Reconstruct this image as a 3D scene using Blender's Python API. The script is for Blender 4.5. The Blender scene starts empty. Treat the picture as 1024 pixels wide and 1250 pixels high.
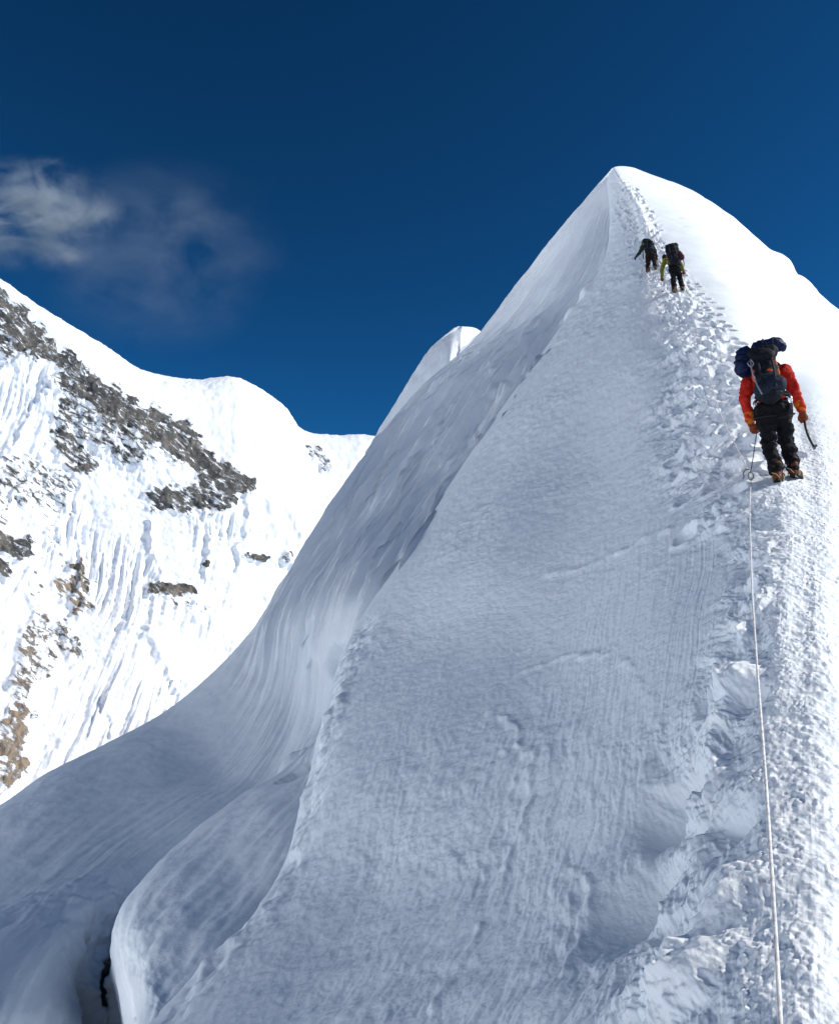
import bpy, bmesh, math, random
import numpy as np
from mathutils import Vector, Matrix, Euler
from mathutils.bvhtree import BVHTree

random.seed(7)
rng = np.random.default_rng(11)
scene = bpy.context.scene
COL = scene.collection
R = math.radians

# ------------------------------------------------------------------ camera
F = 1050.0                     # focal length in pixels of the 1024 px wide photograph
PITCH = R(12.0)
cam_d = bpy.data.cameras.new('camera')
cam = bpy.data.objects.new('camera', cam_d)
COL.objects.link(cam)
cam.location = (0, 0, 0)
cam.rotation_euler = (R(90) + PITCH, 0, 0)
cam_d.sensor_fit = 'HORIZONTAL'
cam_d.sensor_width = 36.0
cam_d.lens = 36.0 * F / 1024.0
cam_d.clip_start = 0.05
cam_d.clip_end = 90000
scene.camera = cam
scene.render.resolution_x = 838
scene.render.resolution_y = 1024

# ------------------------------------------------------------------ sun and sky
SUN_DIR = Vector((0.825, -0.09, 0.545)).normalized()     # towards the sun
SUN_EL = math.asin(SUN_DIR.z)
SUN_AZ = math.atan2(SUN_DIR.x, SUN_DIR.y)
world = bpy.data.worlds.new('World')
scene.world = world
world.use_nodes = True
wn = world.node_tree.nodes
bg = wn['Background']
sky = wn.new('ShaderNodeTexSky')
sky.sky_type = 'NISHITA'
sky.sun_disc = False
sky.sun_elevation = SUN_EL
sky.sun_rotation = SUN_AZ
sky.altitude = 5800
sky.air_density = 1.0
sky.dust_density = 0.1
sky.ozone_density = 3.0
gam = wn.new('ShaderNodeGamma')                 # deep polarised blue of thin high air
gam.inputs[1].default_value = 1.62
world.node_tree.links.new(sky.outputs[0], gam.inputs[0])
hz = wn.new('ShaderNodeMix')
hz.data_type = 'RGBA'
hz.blend_type = 'MULTIPLY'
hz.inputs[0].default_value = 1.0
hz.inputs[7].default_value = (0.26, 1.04, 0.95, 1)
world.node_tree.links.new(gam.outputs[0], hz.inputs[6])
world.node_tree.links.new(hz.outputs[2], bg.inputs[0])
bg.inputs[1].default_value = 0.051

sd = bpy.data.lights.new('sun', 'SUN')
sd.energy = 4.2
sd.angle = R(0.53)
sd.color = (1.0, 0.965, 0.91)
sun = bpy.data.objects.new('sun', sd)
COL.objects.link(sun)
sun.rotation_euler = SUN_DIR.to_track_quat('Z', 'Y').to_euler()

scene.view_settings.view_transform = 'Standard'
scene.view_settings.look = 'None'
scene.view_settings.exposure = 0.22
scene.view_settings.gamma = 1.0
scene.view_settings.use_curve_mapping = False


# ------------------------------------------------------------------ helpers
CP, SP = math.cos(PITCH), math.sin(PITCH)


def at(px, py, d):
    """point seen at pixel (px, py) of the photograph, d metres along the view axis"""
    cx = (px - 512.0) / F
    cz = (625.0 - py) / F
    return np.array([cx * d, (CP - SP * cz) * d, (SP + CP * cz) * d])


def proj(p):
    f_ = p[:, 1] * CP + p[:, 2] * SP
    u_ = -p[:, 1] * SP + p[:, 2] * CP
    return 512 + F * p[:, 0] / f_, 625 - F * u_ / f_


def ray(px, py):
    v = at(px, py, 1.0)
    return Vector(v).normalized()


def tag(o, label=None, cat=None, group=None, kind=None):
    if label:
        o['label'] = label
    if cat:
        o['category'] = cat
    if group:
        o['group'] = group
    if kind:
        o['kind'] = kind
    return o


# ---- numpy gradient noise
_perm = rng.permutation(256).astype(np.int32)
_perm = np.concatenate([_perm, _perm, _perm])
_g = rng.normal(size=(256, 3)).astype(np.float32)
_g /= np.linalg.norm(_g, axis=1, keepdims=True)


def pn(p):
    p = p.astype(np.float32)
    i = np.floor(p).astype(np.int32)
    f = p - i
    u = f * f * f * (f * (f * 6 - 15) + 10)
    i &= 255
    out = 0
    for dx in (0, 1):
        wx = u[:, 0] if dx else 1 - u[:, 0]
        a = _perm[i[:, 0] + dx]
        for dy in (0, 1):
            wy = u[:, 1] if dy else 1 - u[:, 1]
            b = _perm[a + i[:, 1] + dy]
            for dz in (0, 1):
                wz = u[:, 2] if dz else 1 - u[:, 2]
                h = _perm[b + i[:, 2] + dz]
                g = _g[h]
                dot = g[:, 0] * (f[:, 0] - dx) + g[:, 1] * (f[:, 1] - dy) + g[:, 2] * (f[:, 2] - dz)
                out = out + wx * wy * wz * dot
    return out * 1.5


def fbm(p, octs=4, gain=0.5, lac=2.03, off=0.0):
    o = 0
    a = 1.0
    q = p + off
    for k in range(octs):
        o = o + a * pn(q)
        q = q * lac + 17.3
        a *= gain
    return o


def ridged(p, octs=4, gain=0.5, lac=2.1, off=0.0):
    o = 0
    a = 1.0
    q = p + off
    for k in range(octs):
        o = o + a * (1 - 2 * np.abs(pn(q)))
        q = q * lac + 9.1
        a *= gain
    return o


def worley(p):
    """F1 distance of a jittered grid"""
    i = np.floor(p).astype(np.int32)
    best = np.full(len(p), 9.0, np.float32)
    for dx in (-1, 0, 1):
        for dy in (-1, 0, 1):
            for dz in (-1, 0, 1):
                c = i + np.array([dx, dy, dz])
                h = _perm[_perm[_perm[c[:, 0] & 255] + (c[:, 1] & 255)] + (c[:, 2] & 255)]
                j = c + 0.5 + 0.45 * _g[h]
                d = ((p - j) ** 2).sum(1)
                np.minimum(best, d, out=best)
    return np.sqrt(best)


def sstep(a, b, x):
    t = np.clip((x - a) / (b - a), 0, 1)
    return t * t * (3 - 2 * t)


def cr_matrix(samples, n):
    """Catmull-Rom weights: rows = parameter values in [0, n-1], cols = control points"""
    W = np.zeros((len(samples), n))
    for r, s in enumerate(samples):
        k = min(int(s), n - 2)
        t = s - k
        w = [(-t + 2 * t * t - t ** 3) / 2, (2 - 5 * t * t + 3 * t ** 3) / 2,
             (t + 4 * t * t - 3 * t ** 3) / 2, (-t * t + t ** 3) / 2]
        for m, ww in enumerate(w):
            kk = k - 1 + m
            if kk < 0:              # linear extrapolation of the end points
                W[r, 0] += 2 * ww
                W[r, 1] -= ww
            elif kk > n - 1:
                W[r, n - 1] += 2 * ww
                W[r, n - 2] -= ww
            else:
                W[r, kk] += ww
    return W


def params(counts):
    s = []
    for k, c in enumerate(counts):
        s += list(k + np.arange(c) / c)
    s.append(len(counts))
    return np.array(s, float)


class Loft:
    def __init__(self, net, rows, cols):
        net = np.array(net, float)                       # rows x cols x 3 in metres
        self.nr, self.nc = net.shape[:2]
        rs, cs = params(rows), params(cols)
        Wr, Wc = cr_matrix(rs, self.nr), cr_matrix(cs, self.nc)
        P = np.einsum('ri,ijk->rjk', Wr, net)
        P = np.einsum('cj,rjk->rck', Wc, P)
        self.P = P
        self.V, self.U = np.meshgrid(rs, cs, indexing='ij')
        self.shape = P.shape[:2]

    def normals(self, P=None):
        P = self.P if P is None else P
        dv = np.gradient(P, axis=0)
        du = np.gradient(P, axis=1)
        n = np.cross(du, dv)
        ln = np.linalg.norm(n, axis=2, keepdims=True)
        n = n / np.maximum(ln, 1e-9)
        return n


def grid_mesh(name, P, mat, attrs=None, flip=False):
    r, c = P.shape[:2]
    me = bpy.data.meshes.new(name)
    me.vertices.add(r * c)
    me.vertices.foreach_set('co', P.astype(np.float32).ravel())
    idx = np.arange(r * c, dtype=np.int32).reshape(r, c)
    q = np.stack([idx[:-1, :-1], idx[:-1, 1:], idx[1:, 1:], idx[1:, :-1]], -1).reshape(-1, 4)
    if flip:
        q = q[:, ::-1]
    nf = len(q)
    me.loops.add(nf * 4)
    me.polygons.add(nf)
    me.loops.foreach_set('vertex_index', np.ascontiguousarray(q).ravel())
    me.polygons.foreach_set('loop_start', np.arange(0, nf * 4, 4, dtype=np.int32))
    me.polygons.foreach_set('use_smooth', np.ones(nf, bool))
    me.update(calc_edges=True)
    for k, v in (attrs or {}).items():
        a = me.attributes.new(k, 'FLOAT', 'POINT')
        a.data.foreach_set('value', v.astype(np.float32).ravel())
    me.materials.append(mat)
    o = bpy.data.objects.new(name, me)
    COL.objects.link(o)
    return o


# ---- node helpers
class NT:
    def __init__(self, name, col=(0.8, 0.8, 0.8), rough=0.6):
        self.m = bpy.data.materials.new(name)
        self.m.use_nodes = True
        self.t = self.m.node_tree
        self.b = self.t.nodes['Principled BSDF']
        self.b.inputs['Base Color'].default_value = (*col, 1)
        self.b.inputs['Roughness'].default_value = rough
        self.out = self.t.nodes['Material Output']

    def n(self, typ, **kw):
        x = self.t.nodes.new(typ)
        for k, v in kw.items():
            if k.startswith('i_'):
                x.inputs[k[2:].replace('_', ' ')].default_value = v
            else:
                setattr(x, k, v)
        return x

    def l(self, a, b):
        self.t.links.new(a, b)

    def math(self, op, a, b=None, clamp=False):
        x = self.t.nodes.new('ShaderNodeMath')
        x.operation = op
        x.use_clamp = clamp
        for i, v in enumerate((a, b)):
            if v is None:
                continue
            if isinstance(v, (int, float)):
                x.inputs[i].default_value = v
            else:
                self.l(v, x.inputs[i])
        return x.outputs[0]

    def mapr(self, v, a, b, c=0.0, d=1.0):
        x = self.t.nodes.new('ShaderNodeMapRange')
        self.l(v, x.inputs[0])
        for i, k in enumerate((a, b, c, d)):
            x.inputs[i + 1].default_value = k
        return x.outputs[0]

    def mix(self, f, a, b):
        x = self.t.nodes.new('ShaderNodeMix')
        x.data_type = 'RGBA'
        if isinstance(f, (int, float)):
            x.inputs[0].default_value = f
        else:
            self.l(f, x.inputs[0])
        for i, v in ((6, a), (7, b)):
            if isinstance(v, tuple):
                x.inputs[i].default_value = (*v, 1)
            else:
                self.l(v, x.inputs[i])
        return x.outputs[2]


def snow_material(name, fine, grain, crust=True, col=(0.865, 0.90, 0.925)):
    k = NT(name, col, 0.75)
    k.b.inputs['Specular IOR Level'].default_value = 0.25
    geo = k.n('ShaderNodeTexCoord')
    obj = geo.outputs['Object']
    n1 = k.n('ShaderNodeTexNoise', i_Scale=fine, i_Detail=6.0, i_Roughness=0.65)
    k.l(obj, n1.inputs['Vector'])
    b1 = k.n('ShaderNodeBump', i_Strength=0.55, i_Distance=grain)
    k.l(n1.outputs[0], b1.inputs['Height'])
    # wind crust: short scales standing off the surface
    v = k.n('ShaderNodeTexVoronoi', i_Scale=fine * 0.45)
    v.feature = 'SMOOTH_F1'
    w = k.n('ShaderNodeTexNoise', i_Scale=fine * 0.3, i_Detail=3.0)
    k.l(obj, w.inputs['Vector'])
    mixv = k.n('ShaderNodeMix', data_type='VECTOR')
    mixv.inputs[0].default_value = 0.06
    k.l(obj, mixv.inputs[4])
    k.l(w.outputs['Color'], mixv.inputs[5])
    k.l(mixv.outputs[1], v.inputs['Vector'])
    b2 = k.n('ShaderNodeBump', i_Distance=grain * 2.2)
    at_ = k.n('ShaderNodeAttribute', attribute_name='crust')
    k.l(k.math('MULTIPLY', at_.outputs['Fac'], 0.8, True), b2.inputs['Strength'])
    b2.invert = True
    k.l(v.outputs['Distance'], b2.inputs['Height'])
    k.l(b1.outputs[0], b2.inputs['Normal'])
    k.l(b2.outputs[0], k.b.inputs['Normal'])
    # older glazed patches, slightly greyer
    n3 = k.n('ShaderNodeTexNoise', i_Scale=fine * 0.04, i_Detail=5.0)
    k.l(obj, n3.inputs['Vector'])
    c = k.mix(k.mapr(n3.outputs[0], 0.4, 0.7), col, (col[0] * 0.955, col[1] * 0.965, col[2] * 0.98))
    k.l(c, k.b.inputs['Base Color'])
    return k.m


M_near = snow_material('near_snow', 42.0, 0.012)
M_face = snow_material('face_snow', 9.0, 0.03)

# ------------------------------------------------------------------ ground far below
gm = NT('bounce_snow', (0.88, 0.89, 0.91), 0.8)  # unseen snow sheet, added so sunlight bounces up onto the shaded face
me = bpy.data.meshes.new('ground')
bm = bmesh.new()
bmesh.ops.create_grid(bm, x_segments=60, y_segments=60, size=60000)
for v in bm.verts:
    v.co.z = -900 + 0
bm.to_mesh(me)
bm.free()
me.materials.append(gm.m)
ground = bpy.data.objects.new('ground', me)
COL.objects.link(ground)
tag(ground, 'unseen snow sheet far below the ridge, added to bounce sunlight into the shade', kind='structure')

# ------------------------------------------------------------------ near ridge (slab, spine, right flank)
# cols: tucked edge, slab edge, slab, slab, terminator, spine, right, right, far right / skyline, back
A = [
 [(-60,1500,11),(40,1420,7.6),(300,1450,5.0),(550,1450,3.8),(780,1450,2.7),(900,1450,2.3),(1000,1463,2.05),(1150,1452,2.0),(1300,1570,2.08),(1500,1810,2.2)],
 [(150,1290,12),(190,1250,8.8),(380,1250,6.6),(580,1250,5.0),(750,1250,3.75),(862,1250,3.05),(950,1263,2.7),(1050,1282,2.6),(1250,1400,2.62),(1480,1580,2.75)],
 [(335,1130,15),(333,1085,11.2),(470,1090,8.3),(640,1090,6.3),(780,1090,4.85),(880,1080,4.0),(960,1083,3.6),(1050,1102,3.5),(1250,1235,3.52),(1480,1420,3.7)],
 [(388,1000,18),(375,960,14.0),(500,940,10.6),(660,930,8.1),(795,920,6.3),(890,910,5.3),(960,913,4.9),(1045,932,4.75),(1250,1060,4.82),(1480,1250,5.05)],
 [(440,840,24.2),(424,795,20),(535,790,15.2),(680,780,11.22),(815,770,8.06),(925,750,6.73),(978,753,6.43),(1045,777,6.32),(1250,905,6.53),(1480,1100,7.3)],
 [(470,740,29.2),(478,700,24.3),(575,680,18.2),(700,660,14.42),(830,640,10.81),(925,605,9.65),(985,598,9.54),(1050,605,9.8),(1250,680,10.81),(1480,815,12.2)],
 [(540,620,37.3),(550,590,31.3),(625,560,24.7),(720,540,19.98),(805,520,16.25),(895,480,15.32),(955,480,15.52),(1040,478,17.39),(1230,560,22.77),(1480,690,26)],
 [(600,520,43.3),(615,495,36.5),(675,460,31),(735,435,26.6),(800,415,23.2),(875,395,22.2),(930,392,24.6),(1010,410,31.5),(1075,415,44),(1160,520,50)],
 [(672,420,51.6),(682,402,43.6),(715,380,40.3),(750,362,36.6),(788,348,33.2),(838,345,31.5),(888,330,35.5),(940,332,44),(987,349,52.5),(1040,395,57)],
 [(728,340,57.7),(735,322,48.9),(745,315,47.7),(757,308,46.3),(775,300,44.6),(800,290,43.2),(838,272,48),(872,265,55),(905,274,58.5),(930,300,61)],
 [(745,290,65.7),(745,268,55.8),(750,262,55.3),(757,256,54.7),(766,250,54),(777,244,53.5),(798,236,56),(820,232,59),(842,232,61),(862,246,63)],
 [(742,240,71.3),(741,216,60.6),(743,213,60.3),(745,210,60.2),(747,207,60.1),(749,204,60),(756,202.5,60.4),(766,203,61),(778,206,62),(792,216,64)],
]
netA = [[at(*p) for p in r] for r in A]
for r_ in netA[4:]:             # upper slab rolls over into the fluted face
    e_, m_ = r_[1], r_[2]
    r_[0] = e_ + 0.3 * (e_ - m_) + np.array([1.0, 1.6, -0.8]) * 0.075 * np.linalg.norm(e_ - m_)
for r_ in netA:                 # the sunny flank drops away beyond the frame
    st_ = (r_[9] - r_[8]) / np.linalg.norm(r_[9] - r_[8])
    r_.append(r_[9] + 2.2 * st_ + np.array([0.8, 0.3, -1.4]))
    r_.append(r_[10] + np.array([7.0, 2.0, -9.0]))
    r_.append(r_[11] + np.array([26.0, 6.0, -42.0]))
behind = []                     # the ridge goes on downhill behind the photographer
for sx_, sy_, sz0 in ((-5.5, -34, -13.5), (-1.6, -11, -5.2), (0.25, -1.2, -1.95)):
    behind.append([(sx_ + a_, sy_ + 0.12 * a_, sz0 + b_) for a_, b_ in
                   ((-7.0, -11.5), (-5.2, -7.2), (-3.4, -3.6), (-2.0, -1.9), (-0.8, -0.55), (0, 0.06), (0.5, 0.0), (1.3, -0.45), (3.0, -1.6), (5, -3.0), (8, -6), (15, -15), (40, -57))])
netA = behind + netA
LA = Loft(netA, [14, 14, 16, 50, 120, 120, 175, 200, 170, 100, 80, 60, 50, 40],
          [16, 105, 105, 115, 150, 120, 90, 60, 14, 10, 8, 8])
print('A verts', LA.P.shape)
P = LA.P
N = LA.normals()
if N[400, 300, 2] < 0:
    N = -N
    flipA = True
else:
    flipA = False
U, V = LA.U.ravel(), LA.V.ravel() - 3.0
p = P.reshape(-1, 3)
n = N.reshape(-1, 3)
disp = np.zeros(len(p))
# broad swells of the slab
disp += 0.05 * fbm(p * 0.35, 3, off=3.0) * sstep(0.8, 1.6, U) * sstep(11, 9.5, V) * sstep(0, 12, p[:, 1])
# fine wind ripple
slabm = sstep(0.9, 1.5, U) * sstep(5.2, 4.5, U)
ax_ = np.array([[0.86, 0.3, -0.41]])
along = p - (p * ax_).sum(1, keepdims=True) * ax_ * 0.45
disp += slabm * (0.002 + 0.0007 * p[:, 1]) * 0.6 * fbm(along * 8.0 / (0.6 + 0.05 * p[:, 1:2]), 4, 0.66)
warp0 = 3 * fbm(np.stack([U * 2, V * 0.8, U * 0], 1), 2)
swl = fbm(p * np.array([0.22, 0.16, 0.3]), 2, off=71)
disp += slabm * sstep(0.05, 0.3, swl) * (0.004 + 0.0007 * p[:, 1]) * ridged(along * 2.2 / (0.6 + 0.05 * p[:, 1:2]), 3, 0.6)
st_mask = sstep(2.6, 3.2, U) * sstep(4.7, 4.2, U) * sstep(2.8, 3.6, V) * sstep(5.2, 4.7, V)
disp += 0.0045 * st_mask * fbm(np.stack([U * 42 + 0.6 * warp0, V * 1.3, U * 0], 1), 3, 0.6)
# sastrugi scales of the lower slab
sc = sstep(1.3, 2.0, U) * sstep(5.0, 4.2, U) * sstep(4.2, 2.5, V)
ww = 0.5 * fbm(np.stack([U * 1.3, V * 1.5, U * 0], 1), 2)
disp += 0.015 * 0.75 * sc * fbm(np.stack([U * 13.0 - V * 1.5 + ww * 2, V * 4.2 + ww, U * 0], 1), 5, 0.62)
disp += 0.022 * sc * fbm(np.stack([U * 2.0 - V * 1.6 + ww, V * 1.0 + U * 0.4 + ww, U * 0 + 4], 1), 3, 0.5)
# broken lip along the outer edge of the slab
lipm = np.exp(-((U - 1.12) / 0.2) ** 2) * sstep(4.6, 4.2, V) * sstep(0.2, 0.8, V)
disp += lipm * (0.16 * fbm(p * 0.9, 3, off=3) + 0.05 * fbm(p * 3.5, 3))
# rope trail rubble
tr_c = np.interp(V, [4.6, 5, 6, 7, 8, 9], [4.6, 4.55, 4.45, 4.6, 4.8, 4.9])
tr_w = np.interp(V, [4.6, 5, 6, 7, 8, 9], [0.3, 0.5, 0.5, 0.42, 0.3, 0.25])
tr = np.exp(-((U - tr_c) / tr_w) ** 2) * sstep(4.65, 5.0, V) * sstep(9.4, 8.8, V)
sub = tr > 0.02
q = p[sub]
patch = np.clip(0.55 + 1.2 * fbm(q * 0.45, 2, off=14), 0.1, 1.2)
rub = 0.08 * fbm(q * np.array([1.3, 2.0, 2.0]), 3, 0.5) + 0.035 * fbm(q * 5.0, 3, 0.6, off=3)
disp[sub] += tr[sub] * (rub * 1.35 + 0.10 * np.clip(fbm(q * np.array([0.7, 1.2, 1.2]), 2, off=31), -0.3, 0.3)) * patch * 1.5
# wind scoops and lips under the crest close to the camera
sw = np.exp(-((U - np.interp(V, [0, 2, 3, 4, 5], [4.45, 4.5, 4.6, 4.85, 4.95])) / np.interp(V, [0, 3, 4, 5], [0.55, 0.5, 0.33, 0.3])) ** 2) * sstep(5.2, 4.4, V)
sub = sw > 0.02
q = p[sub]
wv = q + 0.30 * np.stack([fbm(q * 1.3, 2, off=5), fbm(q * 1.3, 2, off=25), fbm(q * 1.3, 2, off=45)], 1)
cell = fbm(wv * np.array([2.7, 1.35, 2.1]), 2, 0.4, off=2.0)
lip = np.clip(cell, -0.45, 0.22)
disp[sub] += sw[sub] * (0.17 * lip + 0.06 * fbm(wv * 4.0, 4, 0.6) + 0.010 * fbm(q * 14, 2))
# crust nuggets right of the spine
cr = sstep(4.8, 5.4, U) * sstep(6.2, 5.0, V)
sub = (cr > 0.01) & (V > -0.3)
q = p[sub]
wd = worley(q / 0.030 + 0.6 * np.stack([pn(q * 14), pn(q * 14 + 5), pn(q * 14 + 9)], 1))
big = fbm(q * np.array([5.0, 3.0, 4.0]), 4, 0.6)
disp[sub] += cr[sub] * ((0.62 - wd) * 0.010 * np.clip(0.75 + 1.6 * big, 0.15, 1.6) + 0.015 * big + 0.0015 * fbm(np.stack([U[sub] * 13, V[sub] * 1.3, U[sub] * 0], 1), 3))
# flank runnels far right
fl = sstep(5.3, 6.0, U) * sstep(5.6, 7.0, V) * sstep(11.0, 10.0, V)
disp += fl * (0.07 * fbm(np.stack([V * 1.6 + U * 0.6, U * 0.35, U * 0], 1) * 2.0, 3, off=7) + 0.02 * fbm(p * 0.7, 4))
# kicked steps below the top
stp = np.exp(-((U - 4.75) / 0.35) ** 2) * sstep(8.9, 9.2, V) * sstep(10.9, 10.4, V)
disp += stp * (0.22 * np.sin(V * 2 * math.pi * 9 + 2 * fbm(p * 0.6, 2)) + 0.12 * fbm(p * 1.4, 3))
PX, PY = proj(p)


def surf_pt(px_, py_):
    """nearest surface vertex of the current loft to a sight line"""
    return p[np.argmin((PX - px_) ** 2 + (PY - py_) ** 2 + 1e6 * (p[:, 1] < 1))]


def crease(pts, width, height, wob=0.0):
    """raised wind lip following a line over the snow"""
    best = np.full(len(p), 9.0)
    A3 = [surf_pt(*q_) for q_ in pts]
    lo = np.min(A3, 0) - 1
    hi = np.max(A3, 0) + 1
    sel = np.where(((p > lo) & (p < hi)).all(1))[0]
    ps = p[sel]
    ps = ps + wob * np.stack([fbm(ps * 2.2, 3, off=1), fbm(ps * 2.2, 3, off=8), fbm(ps * 2.2, 3, off=21)], 1)
    b_ = np.full(len(ps), 9.0)
    for a0, a1 in zip(A3[:-1], A3[1:]):
        d_ = a1 - a0
        t_ = np.clip(((ps - a0) @ d_) / (d_ @ d_), 0, 1)
        b_ = np.minimum(b_, np.linalg.norm(ps - a0 - t_[:, None] * d_, axis=1))
    disp[sel] += height * np.exp(-(b_ / width) ** 2) * (0.6 + 0.8 * fbm(p[sel] * 3, 2))


def dent(px_, py_, r_, h_, e_=3):
    c_ = surf_pt(px_, py_)
    d_ = np.minimum(np.sqrt((((p - c_) / r_) ** 2).sum(1)), 9.0)
    if e_ > 4:                  # ragged hole
        k_ = d_ < 4
        d_[k_] *= 1 + 0.16 * fbm(p[k_] * 2.2 / r_, 2)
    disp[:] += h_ * np.exp(-np.minimum(d_, 4.0) ** e_)


crease([(655, 702), (720, 690), (790, 660), (850, 640), (900, 632)], 0.08, 0.03, 0.05)
crease([(600, 838), (640, 815), (690, 800), (740, 798)], 0.06, 0.022, 0.06)
crease([(600, 865), (635, 895), (650, 930), (645, 980), (620, 1050), (590, 1120), (560, 1180), (525, 1250)], 0.05, 0.034, 0.10)
crease([(585, 880), (615, 910), (628, 950), (620, 1000)], 0.04, 0.015, 0.10)
crease([(760, 800), (790, 850), (800, 900), (770, 960)], 0.05, 0.018, 0.08)
crease([(690, 1060), (720, 1080), (710, 1130), (690, 1180)], 0.04, 0.03, 0.05)
for q_ in ((688, 350, 0.7, 0.25), (700, 342, 0.5, 0.2), (680, 372, 0.5, 0.2), (690, 360, 0.5, -0.35), (694, 352, 0.35, -0.2), (684, 362, 0.3, 0.18)):
    dent(*q_)
# boot steps: two staggered lines kicked up the crest
path = [(915, 600), (893, 575), (880, 545), (872, 515), (866, 485), (862, 455), (858, 430), (850, 405), (842, 385), (832, 366), (822, 350), (812, 340), (800, 330), (793, 318), (788, 300), (782, 280), (776, 262), (768, 245), (758, 228)]
P3 = np.array([surf_pt(*q_) for q_ in path])
seg_ = np.linalg.norm(np.diff(P3, axis=0), axis=1)
cum = np.concatenate([[0], np.cumsum(seg_)])
rj = random.Random(5)
for lane in (0.0, 0.62, -0.48):
    dist = 0.3 + abs(lane) * 0.2
    k_ = 0
    while dist < cum[-1]:
        c_ = np.array([np.interp(dist, cum, P3[:, i_]) for i_ in range(3)])
        side_ = (0.14 if k_ % 2 else -0.14) + lane + rj.uniform(-0.12, 0.12)
        c_[1] += rj.uniform(-0.12, 0.12)
        dp_ = 0.0 if rj.random() < (0.15 if lane == 0 else 0.45) else rj.uniform(0.05, 0.11)
        c_[0] += side_
        near_ = np.where((np.abs(p[:, 0] - c_[0]) < 0.5) & (np.abs(p[:, 1] - c_[1]) < 0.5))[0]
        if len(near_):
            dx_ = (p[near_, 0] - c_[0]) / (0.11 + 0.03 * (k_ % 3))
            dy_ = (p[near_, 1] - c_[1]) / 0.17
            rr_ = np.sqrt(dx_ ** 2 + dy_ ** 2)
            disp[near_] += -dp_ * np.exp(-rr_ ** 4) + 0.3 * dp_ * np.exp(-((rr_ - 1.35) / 0.3) ** 2)
        dist += 0.34 + 0.10 * math.sin(k_ * 2.3)
        k_ += 1
for q_ in ((957, 317, 0.9, 0.32), (984, 346, 0.9, 0.28)):
    dent(*q_)
for q_ in ((800, 1000, 0.6, -0.12), (770, 1110, 0.5, -0.09), (830, 900, 0.4, -0.07), (800, 975, 0.24, -0.22), (830, 950, 0.2, -0.14), (790, 990, 0.12, -0.15), (860, 960, 0.2, 0.12),
           (900, 835, 0.16, 0.14), (915, 850, 0.14, -0.08), (880, 1010, 0.2, -0.14), (765, 1090, 0.3, -0.16),
           (870, 1110, 0.22, 0.12), (845, 1130, 0.2, -0.14), (850, 1190, 0.2, 0.1)):
    dent(*q_)
PA = P + (disp[:, None] * n).reshape(P.shape)
crust = np.clip(cr + 0.55 * tr + 0.35 * sw + 0.22, 0, 1)
ridge = grid_mesh('snow_ridge', PA, M_near, {'crust': crust}, flip=flipA)
tag(ridge, 'steep snow ridge with a crusty crest and a smooth shaded left side', kind='structure')

# ------------------------------------------------------------------ fluted left face and lower slopes
# rows run down the flutes; cols: back, skyline, ... , tucked under the near ridge
top_ = [  # back, skyline, edge beside the near slab
 ((752,235,66),(748,206,61.5),(743,212,61.0)),
 ((700,320,70),(688,276,62.2),(745,262,56.1)),
 ((640,400,74),(628,352,65),(738,315,49.9)),
 ((585,470,75),(572,425,66.5),(700,378,45.6)),
 ((520,530,74),(516,474,65),(650,445,40.6)),
 ((460,610,70),(455,548,60.5),(600,520,35.4)),
 ((405,710,63),(395,640,53.5),(545,600,31.3)),
 ((345,800,58),(330,740,48),(478,700,24.8)),
]
netB = []
for i_, (b_, s_, e_) in enumerate(top_):
    b_, s_, e_ = at(*b_), at(*s_), at(*e_)
    e_ = e_ - np.array([-0.7, -0.27, 0.67]) * 0.3
    w_ = e_ - s_
    out = np.cross(w_, np.array([0.3, 0.25, 1.0]))
    out = np.array([-0.75, -0.45, 0.5]) * -0.014 * np.linalg.norm(w_)
    row = [b_, s_]
    for t_ in (0.2, 0.4, 0.6, 0.8):
        row.append(s_ + w_ * t_ + out * (4 * t_ * (1 - t_)))
    row += [e_, e_ + w_ * 0.08]
    netB.append(row)
low_ = [
 [(290,860,56),(275,806,46),(325,845,40),(350,864,36.5),(375,878,33),(398,880,29),(424,840,21.5),(465,880,22)],
 [(220,920,54),(205,866,44.5),(268,925,37),(300,945,33),(328,962,31),(358,932,23.5),(394,960,18),(430,1010,18)],
 [(140,970,53),(125,910,43),(200,958,34.5),(238,990,30),(262,1010,28.5),(296,972,21.5),(355,1035,13.6),(400,1090,14)],
 [(70,1010,51),(57,944,41.5),(120,1000,32),(160,1045,27.5),(196,1080,26.5),(228,1023,19.8),(305,1110,11.8),(340,1160,12)],
 [(10,1050,50),(8,978,40),(50,1048,29),(92,1110,23.5),(150,1150,25),(176,1072,18.0),(250,1170,10.4),(290,1220,10.8)],
 [(-50,1090,49),(-50,1015,39),(0,1083,27),(45,1165,20),(130,1222,24),(145,1122,16.6),(208,1215,9.7),(240,1280,10)],
 [(-260,1300,53),(-150,1090,37),(-90,1140,24),(-10,1245,16.5),(140,1275,22),(146,1178,15.5),(190,1252,9.2),(215,1320,9.6)],
 [(-360,1450,52),(-250,1220,35),(-200,1290,21),(-80,1420,13.5),(140,1450,20),(165,1250,14.5),(180,1330,9.0),(200,1420,9.2)],
]
netB += [[at(*q_) for q_ in r] for r in low_]
LB = Loft(netB, [34, 40, 44, 46, 46, 46, 46, 46, 46, 46, 46, 46, 46, 40, 26], [12, 80, 80, 80, 80, 80, 30])
P = LB.P
N = LB.normals()
flipB = N[300, 150, 2] < 0
if flipB:
    N = -N
U, V = LB.U.ravel(), LB.V.ravel()
p = P.reshape(-1, 3)
n = N.reshape(-1, 3)
fm = sstep(0.98, 1.6, U) * sstep(0.3, 2.2, V) * sstep(9.2, 6.6, V)
warp = 0.16 * fbm(np.stack([U * 0.9, V * 0.55, U * 0], 1), 2)
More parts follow.
